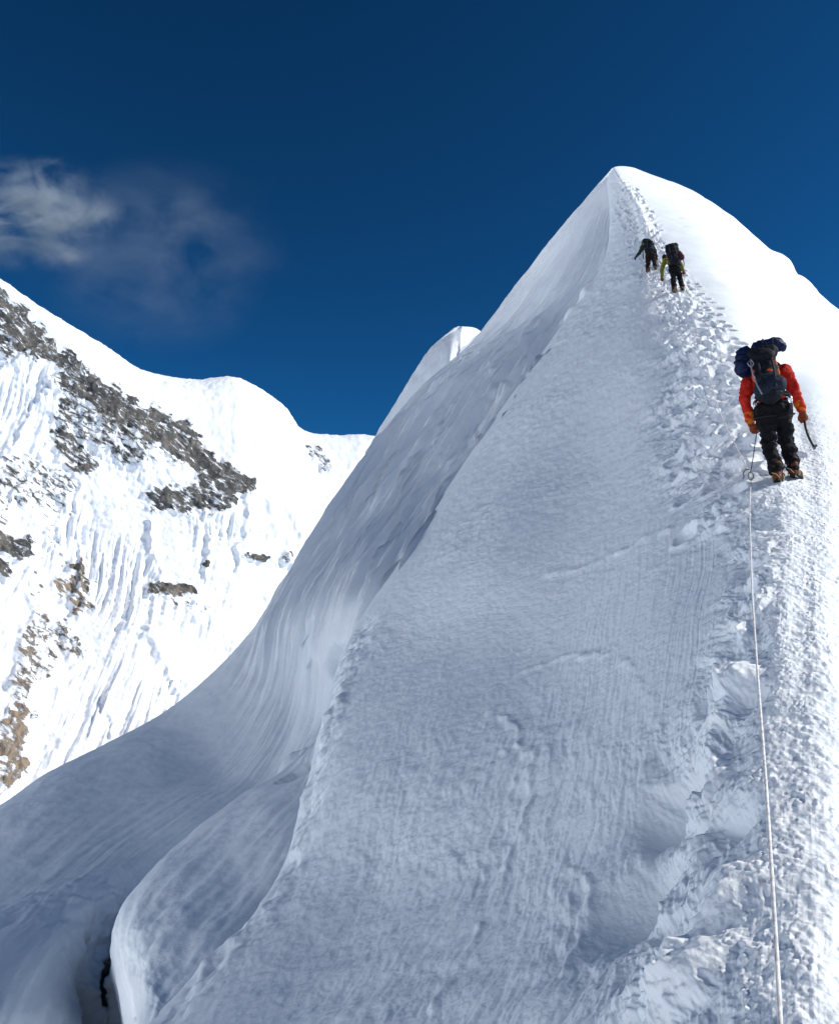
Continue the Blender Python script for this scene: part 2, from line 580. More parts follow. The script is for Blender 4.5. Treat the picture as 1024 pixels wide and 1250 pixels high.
fl1 = ridged(np.stack([(U + warp) * 2.6, V * 0.22, U * 0], 1), 2, 0.5)
fl2 = fbm(np.stack([(U + warp) * 8.5, V * 0.32, U * 0 + 3], 1), 3, 0.6)
lump = np.clip(fbm(np.stack([U * 3.6, V * 1.9, U * 0], 1), 3, off=31.0) - 0.12, 0, 1)
lz = sstep(2.6, 3.4, V) * sstep(5.6, 4.8, V)
rdg = ridged(np.stack([(U + warp) * 6.2, V * 0.35, U * 0 + 8], 1), 3, 0.55)
disp = fm * (0.82 * (fl1 - 0.85) + 0.30 * (rdg - 0.9) + 0.20 * fl2 + 0.4 * lump * lz) * (0.4 + 0.6 * sstep(1.6, 3.6, V)) * (1 - 0.25 * sstep(5, 7, V))
disp += 0.05 * fbm(p * 0.6, 4) * sstep(0.95, 1.2, U)
low = sstep(7.0, 9.5, V) * sstep(1.0, 1.3, U)
disp += low * 0.03 * fbm(np.stack([U * 9.0, V * 0.9, U * 0], 1), 3)
PX, PY = proj(p)
cav = surf_pt(135, 1205)
cvm = np.exp(-(np.linalg.norm(p - cav, axis=1) / 3.2) ** 4)
disp += cvm * (0.30 * fbm(p * 0.7, 4, 0.5) + 0.12 * fbm(p * 2.2, 3))
disp += low * (0.05 * fbm(np.stack([U * 3.2, V * 0.5, U * 0 + 6], 1), 3, 0.55) + 0.018 * ridged(np.stack([U * 2.2 + V * 0.5, V * 0.7, U * 0 + 2], 1), 3, 0.5))
disp += sstep(5, 7, V) * 0.008 * fbm(p * 2.6, 3, 0.6)
for q_ in ((378, 770, 0.5, -0.8, 4), (386, 804, 0.36, -0.7, 4), (411, 806, 0.5, -0.9, 4),
           (398, 788, 0.7, 0.2), (134, 1205, 0.6, -3.0, 6), (138, 1225, 0.75, -4.5, 6), (146, 1248, 0.7, -4.5, 6), (369, 943, 0.55, -2.5, 6), (356, 934, 0.6, 0.25)):
    dent(*q_)
PB = P + (disp[:, None] * n).reshape(P.shape)
slope = grid_mesh('snow_slope', PB, M_face, {'crust': np.full(len(p), 0.12)}, flip=bool(flipB))
tag(slope, 'fluted shaded snow face falling away left into smooth wind rolls', kind='structure')

# small corniced spur standing behind the skyline
S_ = [
 [(560,500,47),(560,460,50),(562,427,54),(570,420,58.6),(588,409,60.2),(620,440,62)],
 [(548,480,48),(552,440,52),(561,402,59.5),(565,399,59.8),(584,404,61),(612,440,63)],
 [(548,520,47),(545,450,51),(546,411,59.0),(549,408,59.6),(566,425,62),(600,470,68)],
 [(530,560,46),(526,480,51),(524,432,58.4),(526,430,59.2),(545,450,62),(580,520,68)],
 [(505,600,45),(505,520,50),(504,462,57.6),(506,461,58.6),(520,490,62),(560,560,68)],
 [(480,640,44),(478,580,49),(478,506,56.6),(480,506,58),(500,540,62),(540,600,68)],
 [(450,690,53),(448,640,54),(446,560,55.4),(448,560,57),(470,590,62),(500,640,68)],
]
LS = Loft([[at(q_[0], q_[1], q_[2] * 1.6) for q_ in r] for r in S_], [24] * 6, [24] * 5)
P = LS.P
N = LS.normals()
fS = N[75, 40, 1] > 0
if fS:
    N = -N
p = P.reshape(-1, 3)
PS = P + ((0.10 * fbm(p * 0.5, 4))[:, None] * N.reshape(-1, 3)).reshape(P.shape)
spur = grid_mesh('snow_spur', PS, M_face, {'crust': np.full(len(p), 0.1)}, flip=bool(fS))
tag(spur, 'small corniced snow spur poking above the left skyline', kind='structure')

# ------------------------------------------------------------------ far mountain
def rock_snow():
    k = NT('mountain_snow_and_rock', (0.82, 0.83, 0.85), 0.8)
    k.b.inputs['Specular IOR Level'].default_value = 0.2
    tc = k.n('ShaderNodeTexCoord')
    obj = tc.outputs['Object']
    at_ = k.n('ShaderNodeAttribute', attribute_name='rock')
    mp = k.n('ShaderNodeMapping')
    mp.inputs['Scale'].default_value = (0.55, 1, 1.9)
    rt = k.n('ShaderNodeMapping')
    rt.inputs['Rotation'].default_value = (0.0, -0.62, 0.0)
    k.l(obj, rt.inputs[0])
    k.l(rt.outputs[0], mp.inputs[0])
    n1 = k.n('ShaderNodeTexNoise', i_Scale=0.042, i_Detail=9.0, i_Roughness=0.70, i_Distortion=0.5)
    k.l(mp.outputs[0], n1.inputs['Vector'])
    s = k.math('ADD', at_.outputs['Fac'], k.math('MULTIPLY', k.math('SUBTRACT', n1.outputs[0], 0.5), 2.5))
    f = k.mapr(s, 0.42, 0.58)
    n2 = k.n('ShaderNodeTexNoise', i_Scale=0.02, i_Detail=6.0, i_Roughness=0.7)
    k.l(obj, n2.inputs['Vector'])
    tan = k.mapr(n2.outputs[0], 0.45, 0.62)
    warm = k.n('ShaderNodeAttribute', attribute_name='warm')
    rc = k.mix(tan, (0.065, 0.065, 0.066), (0.17, 0.155, 0.135))
    rc = k.mix(warm.outputs['Fac'], rc, (0.30, 0.23, 0.165))
    k.l(k.mix(f, (0.82, 0.83, 0.85), rc), k.b.inputs['Base Color'])
    b = k.n('ShaderNodeBump', i_Strength=0.8, i_Distance=9.0)
    h = k.math('MULTIPLY', n1.outputs[0], k.math('ADD', k.math('MULTIPLY', f, 1.0), 0.12))
    k.l(h, b.inputs['Height'])
    k.l(b.outputs[0], k.b.inputs['Normal'])
    return k.m


M_far = rock_snow()
xs = [-160, -60, 0, 65, 130, 175, 235, 290, 345, 370, 410, 460, 580]
r0 = [250, 315, 347, 385, 425, 452, 463, 461, 494, 525, 531, 533, 560]       # skyline
r1 = [285, 335, 362, 428, 470, 505, 560, 600, 640, 655, 670, 690, 730]       # rock ridge under it
dm = [0.93, 0.95, 0.96, 0.975, 0.99, 1.0, 1.015, 1.03, 1.05, 1.06, 1.08, 1.10, 1.14]
rowsM = []
dsp = [4200, 3200, 2820, 2700, 2560, 2380, 2150, 1900, 1500]
for k_, base in enumerate(dsp):
    row = []
    for j, x in enumerate(xs):
        if k_ == 0:
            y = r0[j] + 60
        elif k_ == 1:
            y = r0[j]
        elif k_ == 2:
            y = r1[j]
        else:
            tt = (k_ - 2) / 6.0
            y = r1[j] + (1150 - r1[j]) * tt
        row.append(at(x, y, base * dm[j]))
    rowsM.append(row)
LM = Loft(rowsM, [8, 60, 70, 80, 80, 80, 60, 30], [20, 40, 50, 50, 40, 50, 45, 45, 25, 30, 30, 30])
P = LM.P
N = LM.normals()
flipM = N[150, 150, 1] > 0
if flipM:
    N = -N
U, V = LM.U.ravel(), LM.V.ravel()
p = P.reshape(-1, 3)
n = N.reshape(-1, 3)


# rock outcrops: strokes over the face, in metres across and up the face
sx = p[:, 0] / (p[:, 1] * 1.0) * 1000.0
sz_ = p[:, 2] / (p[:, 1] * 1.0) * 1000.0
EX, EY = sx, sz_


def to_s(px, py):
    v = at(px, py, 1.0)
    return v[0] / v[1] * 1000.0, v[2] / v[1] * 1000.0


strokes = [  # x0,y0,x1,y1,width,strength,warm
 (-40,350,38,418,20,1.0,0.1),(0,385,56,424,15,0.9,0.0),(-30,410,20,430,14,0.8,0.0),(60,425,95,455,10,1.0,0.0),(90,462,150,500,18,1.0,0.0),(95,500,160,540,26,0.8,0.1),
 (150,505,230,540,18,1.0,0.0),(200,530,285,590,12,1.0,0.0),(160,535,240,560,16,0.7,0.1),
 (195,610,270,610,14,0.95,0.0),(250,590,300,595,9,1.0,0.0),(75,530,100,570,14,0.9,0.1),
 (15,580,70,600,22,0.75,0.2),(30,610,60,640,14,0.55,0.2),(60,640,80,680,8,0.6,0.3),
 (0,665,30,668,10,1.0,0.0),(-10,690,5,700,8,1.0,0.1),(95,690,108,712,7,1.0,0.5),(80,710,98,740,11,0.9,1.0),
 (40,700,50,760,8,0.6,0.4),(50,760,30,820,14,0.8,0.7),(75,770,90,800,12,0.75,0.5),(60,790,50,820,12,0.7,0.4),
 (25,840,15,890,9,0.8,0.8),(18,880,15,950,12,0.95,1.0),(45,880,70,900,12,0.5,0.3),(35,860,40,880,9,0.6,0.5),
 (185,722,232,726,6,1.05,0.1),(215,735,240,750,9,0.6,0.3),(305,680,325,681,4,1.0,0.1),(345,682,355,680,5,0.9,0.2),
 (243,692,252,691,2.5,1.0,0.1),(378,545,398,570,7,0.8,0.1),(-60,500,-20,640,30,0.7,0.2),
]
rock = np.full(len(p), -0.55)
warm = np.zeros(len(p))
wx = EX + 9 * fbm(np.stack([EX / 22, EY / 22, EX * 0], 1), 3)
wy = EY + 9 * fbm(np.stack([EX / 22, EY / 22, EX * 0 + 9], 1), 3)
for x0, y0, x1, y1, w_, s_, wa in strokes:
    ax, ay = to_s(x0, y0)
    bx, by = to_s(x1, y1)
    dx, dy = bx - ax, by - ay
    t = np.clip(((wx - ax) * dx + (wy - ay) * dy) / (dx * dx + dy * dy + 1e-6), 0, 1)
    dist = np.hypot(wx - ax - t * dx, wy - ay - t * dy) / (w_ * 1.3 * 1000 / F)
    val = -0.55 + (s_ * 0.98 + 0.22) * sstep(1.7, 0.55, dist)
    hit = val > rock
    rock = np.maximum(rock, val)
    warm = np.maximum(warm, wa * sstep(1.6, 0.6, dist))
rk = sstep(-0.3, 0.5, rock)
below = sstep(2.0, 2.5, V)
disp = 34 * fbm(p / 420.0, 3, 0.45) * sstep(1.0, 2.2, V)
# rock steps
disp += rk * (9 * ridged(p / 70.0, 4, 0.6) + 4 * fbm(p / 20.0, 3, 0.6))
# fluting: vertical ribs down the snow face
fl = fbm(np.stack([p[:, 0] / 19.0 + fbm(p / 330.0, 2) * 1.0, p[:, 2] / 300.0, p[:, 1] * 0], 1), 4, 0.6)
flm = below * (1 - rk) * np.clip(0.35 + 1.6 * fbm(p / 330.0, 2, off=4), 0, 1)
disp += flm * 15 * fl
disp += 5 * fbm(p / 60.0, 4, 0.55) * sstep(0.95, 1.2, V)
disp += 3.0 * fbm(p / 28.0, 3, 0.6) + below * 2.0 * ridged(p / 34.0, 3, 0.6, off=5)
for ln, w_, h_ in (([(146, 765), (172, 776), (198, 806), (214, 850)], 9, 34), ([(182, 636), (186, 675), (192, 715)], 8, 34),
                   ([(302, 602), (296, 650), (288, 695)], 8, 34), ([(318, 612), (345, 660), (352, 690)], 8, 26),
                   ([(130, 850), (140, 900)], 6, 22), ([(0, 560), (30, 520), (62, 470)], 12, 44), ([(-20, 470), (20, 440), (60, 420)], 9, 36),
                   ([(60, 470), (100, 440)], 8, 30), ([(0, 640), (25, 590), (60, 560)], 9, 26), ([(340, 625), (362, 640), (375, 660)], 7, 26),
                   ([(100, 600), (95, 680), (105, 740)], 10, 26), ([(240, 620), (250, 680), (240, 740)], 9, 22)):
    bst = np.full(len(p), 1e9)
    for (x0, y0), (x1, y1) in zip(ln[:-1], ln[1:]):
        ax, ay = to_s(x0, y0)
        bx, by = to_s(x1, y1)
        dx, dy = bx - ax, by - ay
        t = np.clip(((wx - ax) * dx + (wy - ay) * dy) / (dx * dx + dy * dy), 0, 1)
        bst = np.minimum(bst, np.hypot(wx - ax - t * dx, wy - ay - t * dy))
    disp += 0.5 * h_ * np.maximum(0, 1 - bst / (0.8 * w_)) ** 1.4
# skyline kept crisp
PM = P + (disp[:, None] * n).reshape(P.shape)
mountain = grid_mesh('mountain', PM, M_far, {'rock': rock, 'warm': warm}, flip=bool(flipM))
tag(mountain, 'bright snow covered mountain with dark rock bands beyond the ridge', kind='structure')

# unseen peaks left and behind, added to reflect sunlight onto the shaded face
K = 160
ring = np.zeros((26, K, 3))
for i in range(26):
    for j in range(K):
        az = R(-52 - 175 * j / (K - 1))
        t = i / 25.0
        ring[i, j] = (math.sin(az) * (3900 - 2300 * t), math.cos(az) * (3900 - 2300 * t), 1.0)
pr = ring.reshape(-1, 3)
hh = fbm(pr / 1500.0, 5, 0.5)
tt = np.repeat(np.linspace(0, 1, 26), K)
ring[:, :, 2] = ((-900 + 2150 * (1 - tt) ** 1.2) + 420 * hh * (1 - tt * 0.6)).reshape(26, K)
back = grid_mesh('mountain', ring, M_far, {'rock': np.full(len(pr), -0.45), 'warm': np.zeros(len(pr))}, flip=False)
tag(back, 'unseen snow peaks left of the ridge, added to fill its shaded face', kind='structure')
# ---- people start

# ------------------------------------------------------------------ shared: sight line meets the snow
def bvh_of(P_, step):
    G = P_[::step, ::step]
    r_, c_ = G.shape[:2]
    idx = np.arange(r_ * c_).reshape(r_, c_)
    q4 = np.stack([idx[:-1, :-1], idx[:-1, 1:], idx[1:, 1:], idx[1:, :-1]], -1).reshape(-1, 4)
    return BVHTree.FromPolygons(G.reshape(-1, 3).tolist(), q4.tolist())


tree = bvh_of(PA[60:, 130:760], 2)


def hit(px, py):
    h = tree.ray_cast(Vector((0, 0, 0)), ray(px, py))
    return h[0]


def ground_z(x, y):
    h = tree.ray_cast(Vector((x, y, 80)), Vector((0, 0, -1)))
    return h[0].z if h[0] else None


# ------------------------------------------------------------------ materials of people and gear
def cloth(name, col, rough=0.8, scale=60, bump=0.004, vary=0.25, wrinkle=9.0):
    k = NT(name, col, rough)
    k.b.inputs['Specular IOR Level'].default_value = 0.15
    tc = k.n('ShaderNodeTexCoord').outputs['Object']
    a_ = k.n('ShaderNodeTexNoise', i_Scale=wrinkle, i_Detail=5.0, i_Roughness=0.6, i_Distortion=0.8)
    k.l(tc, a_.inputs['Vector'])
    b_ = k.n('ShaderNodeTexNoise', i_Scale=float(scale), i_Detail=3.0)
    k.l(tc, b_.inputs['Vector'])
    u1 = k.n('ShaderNodeBump', i_Strength=0.7, i_Distance=0.03)
    k.l(a_.outputs[0], u1.inputs['Height'])
    u2 = k.n('ShaderNodeBump', i_Strength=0.4, i_Distance=bump)
    k.l(b_.outputs[0], u2.inputs['Height'])
    k.l(u1.outputs[0], u2.inputs['Normal'])
    k.l(u2.outputs[0], k.b.inputs['Normal'])
    dk = tuple(c * (1 - vary) for c in col)
    k.l(k.mix(k.mapr(a_.outputs[0], 0.3, 0.7), dk, col), k.b.inputs['Base Color'])
    return k.m


def metal(name, col, rough=0.35, met=1.0):
    k = NT(name, col, rough)
    k.b.inputs['Metallic'].default_value = met
    a_ = k.n('ShaderNodeTexNoise', i_Scale=120.0, i_Detail=3.0)
    k.l(k.mapr(a_.outputs[0], 0.3, 0.7, rough * 0.7, rough * 1.4), k.b.inputs['Roughness'])
    return k.m


M_red = cloth('red_jacket_cloth', (0.50, 0.022, 0.014))
M_orange = cloth('orange_cloth', (0.62, 0.15, 0.012))
M_glove = cloth('rust_glove_leather', (0.20, 0.04, 0.014), 0.6)
M_black = cloth('black_trouser_cloth', (0.006, 0.0065, 0.008), vary=0.4)
M_pack = cloth('charcoal_pack_cloth', (0.007, 0.009, 0.015), 0.7)
M_slate = cloth('slate_blue_pack_cloth', (0.013, 0.018, 0.034), 0.7)
M_porange = cloth('orange_pack_cloth', (0.60, 0.09, 0.02), 0.7)
M_blue = cloth('navy_sack_cloth', (0.004, 0.011, 0.05), 0.45)
M_skin = cloth('skin', (0.50, 0.30, 0.21), 0.55, vary=0.1)
M_hair = cloth('dark_hair', (0.02, 0.015, 0.012), 0.6, scale=200)
M_boot = cloth('boot_leather', (0.14, 0.035, 0.02), 0.55)
M_sole = cloth('black_rubber', (0.02, 0.02, 0.02), 0.7)
M_strap = cloth('yellow_webbing', (0.55, 0.48, 0.22), 0.7)
M_web = cloth('black_webbing', (0.02, 0.02, 0.025), 0.7)
M_grey = cloth('pale_grey_webbing', (0.30, 0.31, 0.33), 0.7)
M_alu = metal('brushed_aluminium', (0.75, 0.76, 0.78))
M_steel = metal('dark_steel', (0.18, 0.18, 0.19), 0.4)
M_carbon = cloth('black_axe_shaft', (0.03, 0.028, 0.028), 0.4)
M_lime = cloth('olive_lime_jacket_cloth', (0.15, 0.16, 0.02))
M_green = cloth('dark_green_pack_cloth', (0.006, 0.025, 0.017), 0.7)
M_dgreen = cloth('grey_green_jacket_cloth', (0.02, 0.035, 0.025))
M_maroon = cloth('brown_black_trouser_cloth', (0.018, 0.009, 0.008))
M_maroonbag = cloth('dark_maroon_bag_cloth', (0.06, 0.02, 0.025))


# ------------------------------------------------------------------ shape helpers
def frame(d):
    d = Vector(d).normalized()
    u_ = Vector((0, 0, 1)) if abs(d.z) < 0.9 else Vector((0, 1, 0))
    a_ = d.cross(u_).normalized()
    return a_, d.cross(a_).normalized()


def loft_rings(bm, rings, cap=True):
    vs = [[bm.verts.new(c) for c in r_] for r_ in rings]
    n_ = len(vs[0])
    for a_, b_ in zip(vs[:-1], vs[1:]):
        for i in range(n_):
            bm.faces.new((a_[i], a_[(i + 1) % n_], b_[(i + 1) % n_], b_[i]))
    if cap:
        bm.faces.new(vs[0][::-1])
        bm.faces.new(vs[-1])


def capsule(bm, p0, r0, p1, r1, seg=14, flat=1.0, ax=None):
    p0, p1 = Vector(p0), Vector(p1)
    d_ = (p1 - p0)
    L_ = d_.length
    d_ = d_ / L_ if L_ > 1e-6 else Vector((0, 0, 1))
    if ax is not None:
        a_ = Vector(ax) - d_ * Vector(ax).dot(d_)
        a_.normalize()
        b_ = d_.cross(a_)
    else:
        a_, b_ = frame(d_)
    rings = []
    st = [(-1, 0.05), (-0.92, 0.39), (-0.7, 0.71), (-0.38, 0.925), (0, 1)]
    prof = [(p0 + d_ * (r0 * k_), r0 * w_) for k_, w_ in st] + [(p1 + d_ * (-r1 * k_), r1 * w_) for k_, w_ in st[::-1]]
    for c_, r_ in prof:
        rings.append([c_ + a_ * (math.cos(2 * math.pi * i / seg) * r_) + b_ * (math.sin(2 * math.pi * i / seg) * r_ * flat) for i in range(seg)])
    loft_rings(bm, rings)


def ell(bm, c_, r_, rot=(0, 0, 0)):
    m_ = Matrix.Translation(c_) @ Euler(rot).to_matrix().to_4x4() @ Matrix.Diagonal((*r_, 1))
    bmesh.ops.create_icosphere(bm, subdivisions=3, radius=1.0, matrix=m_)


def rbox(bm, c_, s_, rot=(0, 0, 0), bev=0.02, taper=1.0):
    m_ = Matrix.Translation(c_) @ Euler(rot).to_matrix().to_4x4()
    g_ = bmesh.ops.create_cube(bm, size=1.0)
    for v in g_['verts']:
        k_ = taper if v.co.z > 0 else 1.0
        v.co = Vector((v.co.x * s_[0] * k_, v.co.y * s_[1] * k_, v.co.z * s_[2]))
    es = list({e for v in g_['verts'] for e in v.link_edges})
    if bev:
        r_ = bmesh.ops.bevel(bm, geom=es, offset=bev, segments=2, affect='EDGES')
        vs = {v for f in r_['faces'] for v in f.verts} | {v for v in g_['verts'] if v.is_valid}
    else:
        vs = g_['verts']
    allv = set()
    st_ = list(vs)
    while st_:
        v = st_.pop()
        if v in allv:
            continue
        allv.add(v)
        st_ += [e.other_vert(v) for e in v.link_edges]
    for v in allv:
        v.co = m_ @ v.co


def tube(bm, pts, r_, seg=8, flat=1.0):
    pts = [Vector(q_) for q_ in pts]
    rings = []
    up = None
    for i, c_ in enumerate(pts):
        d_ = (pts[min(i + 1, len(pts) - 1)] - pts[max(i - 1, 0)]).normalized()
        if up is None:
            a_, b_ = frame(d_)
        else:
            a_ = (up - d_ * up.dot(d_)).normalized()
            b_ = d_.cross(a_)
        up = a_
        rr = r_[i] if isinstance(r_, (list, tuple)) else r_
        rings.append([c_ + a_ * (math.cos(2 * math.pi * k_ / seg) * rr) + b_ * (math.sin(2 * math.pi * k_ / seg) * rr * flat) for k_ in range(seg)])
    loft_rings(bm, rings)


def crv(pts, n_=8):
    """smooth polyline through points"""
    pts = np.array([tuple(q_) for q_ in pts], float)
    W = cr_matrix(np.linspace(0, len(pts) - 1, (len(pts) - 1) * n_ + 1), len(pts))
    return [Vector(q_) for q_ in W @ pts]


def obj(name, bm, mat, parent=None, smooth=True):
    me = bpy.data.meshes.new(name)
    bmesh.ops.recalc_face_normals(bm, faces=bm.faces)
    bm.to_mesh(me)
    bm.free()
    me.materials.append(mat)
    if smooth:
        me.polygons.foreach_set('use_smooth', np.ones(len(me.polygons), bool))
    o = bpy.data.objects.new(name, me)
    COL.objects.link(o)
    if parent:
        o.parent = parent
    return o


def organic(name, bm, mat, parent, vox=0.014, smooth=4, fold=0.0, fscale=9.0, seed=0.0):
    """overlapping limbs fused into one continuous skin"""
    o = obj(name, bm, mat, None)
    m_ = o.modifiers.new('r', 'REMESH')
    m_.mode = 'VOXEL'
    m_.voxel_size = vox
    m2 = o.modifiers.new('s', 'SMOOTH')
    m2.iterations = smooth
    m2.factor = 0.5
    dg = bpy.context.evaluated_depsgraph_get()
    me = bpy.data.meshes.new_from_object(o.evaluated_get(dg))
    me.name = name
    o.modifiers.clear()
    old = o.data
    o.data = me
    bpy.data.meshes.remove(old)
    me.materials.clear()
    me.materials.append(mat)
    nv = len(me.vertices)
    if fold and nv:
        co = np.zeros(nv * 3, np.float32)
        me.vertices.foreach_get('co', co)
        no = np.zeros(nv * 3, np.float32)
        me.vertices.foreach_get('normal', no)
        co = co.reshape(-1, 3)
        no = no.reshape(-1, 3)
        w_ = co * np.array([1, 1, 1.7]) * fscale + seed
        w_ = w_ + 0.4 * np.stack([pn(w_ * 0.7), pn(w_ * 0.7 + 7), pn(w_ * 0.7 + 13)], 1)
        co = co + no * (fold * (0.9 * fbm(w_, 3) - 0.7 * np.abs(pn(w_ * 0.8 + 3)) + 0.2))[:, None]
        me.vertices.foreach_set('co', co.astype(np.float32).ravel())
    me.polygons.foreach_set('use_smooth', np.ones(len(me.polygons), bool))
    me.update()
    o.parent = parent
    return o


def lerp(a_, b_, t_):
    return Vector(a_).lerp(Vector(b_), t_)


def hand_bm(wr, el, curl_to, side, scale=1.0, swell=0.0):
    """palm, four bent fingers and a thumb; curl_to = direction the fingers bend towards"""
    bm = bmesh.new()
    wr, el = Vector(wr), Vector(el)
    d_ = (wr - el).normalized()
    c_ = Vector(curl_to)
    c_ = (c_ - d_ * c_.dot(d_)).normalized()
    s_ = d_.cross(c_)
    k_ = scale
    e_ = swell
    palm = wr + d_ * 0.09 * k_
    capsule(bm, wr - d_ * 0.02, 0.031 * k_ + e_, wr + d_ * 0.02, 0.034 * k_ + e_)
    capsule(bm, wr + d_ * 0.03, 0.030 * k_ + e_, palm - d_ * 0.01, 0.036 * k_ + e_, flat=0.62, ax=s_)
    for i, (o_, L_) in enumerate(((-0.031, 0.88), (-0.010, 1.0), (0.011, 0.95), (0.031, 0.78))):
        r_ = 0.0105 * k_ + e_ * 0.6
        a0 = palm + s_ * (o_ * k_) - d_ * 0.01
        a1 = a0 + d_ * (0.036 * L_ * k_) + c_ * (0.016 * k_)
        a2 = a1 + d_ * (0.008 * k_) + c_ * (0.030 * L_ * k_)
        a3 = a2 - d_ * (0.020 * k_) + c_ * (0.012 * L_ * k_)
        capsule(bm, a0, r_ * 1.08, a1, r_)
        capsule(bm, a1, r_, a2, r_ * 0.95)
        capsule(bm, a2, r_ * 0.95, a3, r_ * 0.85)
    t0 = wr + d_ * 0.035 * k_ + s_ * (side * 0.028 * k_)
    t1 = t0 + d_ * 0.032 * k_ + s_ * (side * 0.022 * k_) + c_ * 0.018 * k_
    t2 = t1 + d_ * 0.018 * k_ - s_ * (side * 0.006 * k_) + c_ * 0.026 * k_
    capsule(bm, t0, 0.016 * k_ + e_ * 0.6, t1, 0.013 * k_ + e_ * 0.6)
    capsule(bm, t1, 0.013 * k_ + e_ * 0.6, t2, 0.011 * k_ + e_ * 0.6)
    return bm


def head_bm(c_, nod=0.0, turn=0.0):
    """skull, jaw, nose, brow, lips and ears; the face looks along +y before turning"""
    bm = bmesh.new()
    m_ = Matrix.Translation(c_) @ Euler((nod, 0, turn)).to_matrix().to_4x4()
    ell(bm, (0, -0.012, 0.025), (0.077, 0.095, 0.095))
    ell(bm, (0, 0.025, -0.035), (0.058, 0.068, 0.075))
    ell(bm, (0, 0.062, -0.085), (0.028, 0.026, 0.022))
    capsule(bm, (0, 0.088, 0.01), 0.009, (0, 0.112, -0.028), 0.014, 10)
    capsule(bm, (-0.034, 0.076, 0.018), 0.012, (0.034, 0.076, 0.018), 0.012, 10)
    capsule(bm, (-0.017, 0.088, -0.055), 0.008, (0.017, 0.088, -0.055), 0.008, 10)
    for s_ in (-1, 1):
        ell(bm, (s_ * 0.030, 0.079, 0.0), (0.013, 0.010, 0.009))
        ell(bm, (s_ * 0.045, 0.060, -0.025), (0.020, 0.018, 0.018))
        ell(bm, (s_ * 0.079, -0.005, -0.008), (0.010, 0.019, 0.031))
    for v in bm.verts:
        v.co = m_ @ v.co
    return bm


def boots_and_crampons(root, an, toe, side):
    """boot with gaiter, sole, crampon frame with points and straps"""
    an, toe = Vector(an), Vector(toe)
    f_ = (toe - an)
    f_.z = 0
    f_.normalize()
    r_ = Vector((f_.y, -f_.x, 0))
    slope = Vector((0, 0, 1))
    base = Vector((an.x, an.y, an.z - 0.10))
    bm = bmesh.new()
    capsule(bm, base + Vector((0, 0, 0.20)), 0.062, base + Vector((0, 0, 0.10)) - f_ * 0.01, 0.056)
    capsule(bm, base - f_ * 0.045 + Vector((0, 0, 0.058)), 0.052, base + f_ * 0.06 + Vector((0, 0, 0.062)), 0.052)
    capsule(bm, base + f_ * 0.05 + Vector((0, 0, 0.055)), 0.052, base + f_ * 0.18 + Vector((0, 0, 0.045)), 0.043, flat=1.0)
    b_ = organic('boot', bm, M_boot, root, 0.010, 3, 0.004, 14)
    bm = bmesh.new()
    outl = []
    for t_ in range(20):
        a_ = 2 * math.pi * t_ / 20
        x_ = math.cos(a_)
        y_ = math.sin(a_)
        outl.append(base + f_ * (0.065 + 0.165 * x_) + r_ * (y_ * (0.054 - 0.006 * math.cos(2 * a_))))
    loft_rings(bm, [[q_ + Vector((0, 0, h_)) for q_ in outl] for h_ in (0.002, 0.014, 0.028)])
    obj('sole', bm, M_sole, b_)
    cr_ = obj('crampon', _crampon_bm(base, f_, r_), M_steel, b_)
    bm = bmesh.new()
    for t_, h_, w_ in ((-0.02, 0.115, 0.066), (0.10, 0.105, 0.058)):
        pts = []
        for a_ in np.linspace(-0.15 * math.pi, 1.15 * math.pi, 14):
            pts.append(base + f_ * t_ + r_ * (math.cos(a_) * w_) + Vector((0, 0, 0.045 + math.sin(a_) * (h_ - 0.04))))
        tube(bm, pts, 0.008, 6, 0.5)
        obj('crampon_strap', bm, M_strap, b_)
        bm = bmesh.new()
    tube(bm, [base - f_ * 0.10 + r_ * 0.03 + Vector((0, 0, 0.03)), base - f_ * 0.125 + Vector((0, 0, 0.075)), base - f_ * 0.06 - r_ * 0.055 + Vector((0, 0, 0.11))], 0.007, 6, 0.5)
    obj('crampon_strap', bm, M_strap, b_)
    return b_


def _crampon_bm(base, f_, r_):
    bm = bmesh.new()
    for s_ in (-1, 1):
        tube(bm, [base + f_ * (-0.09) + r_ * s_ * 0.035 + Vector((0, 0, -0.004)), base + f_ * 0.06 + r_ * s_ * 0.028 + Vector((0, 0, -0.004)),
                  base + f_ * 0.21 + r_ * s_ * 0.04 + Vector((0, 0, -0.004))], 0.006, 6)
        for t_ in (-0.09, -0.04, 0.08, 0.14, 0.20):
            q_ = base + f_ * t_ + r_ * s_ * 0.036
            tube(bm, [q_, q_ + Vector((0, 0, -0.035)) + f_ * 0.004], [0.007, 0.001], 5)
        q_ = base + f_ * 0.21 + r_ * s_ * 0.025
        tube(bm, [q_, q_ + f_ * 0.05 + Vector((0, 0, -0.02))], [0.007, 0.001], 5)
    return bm


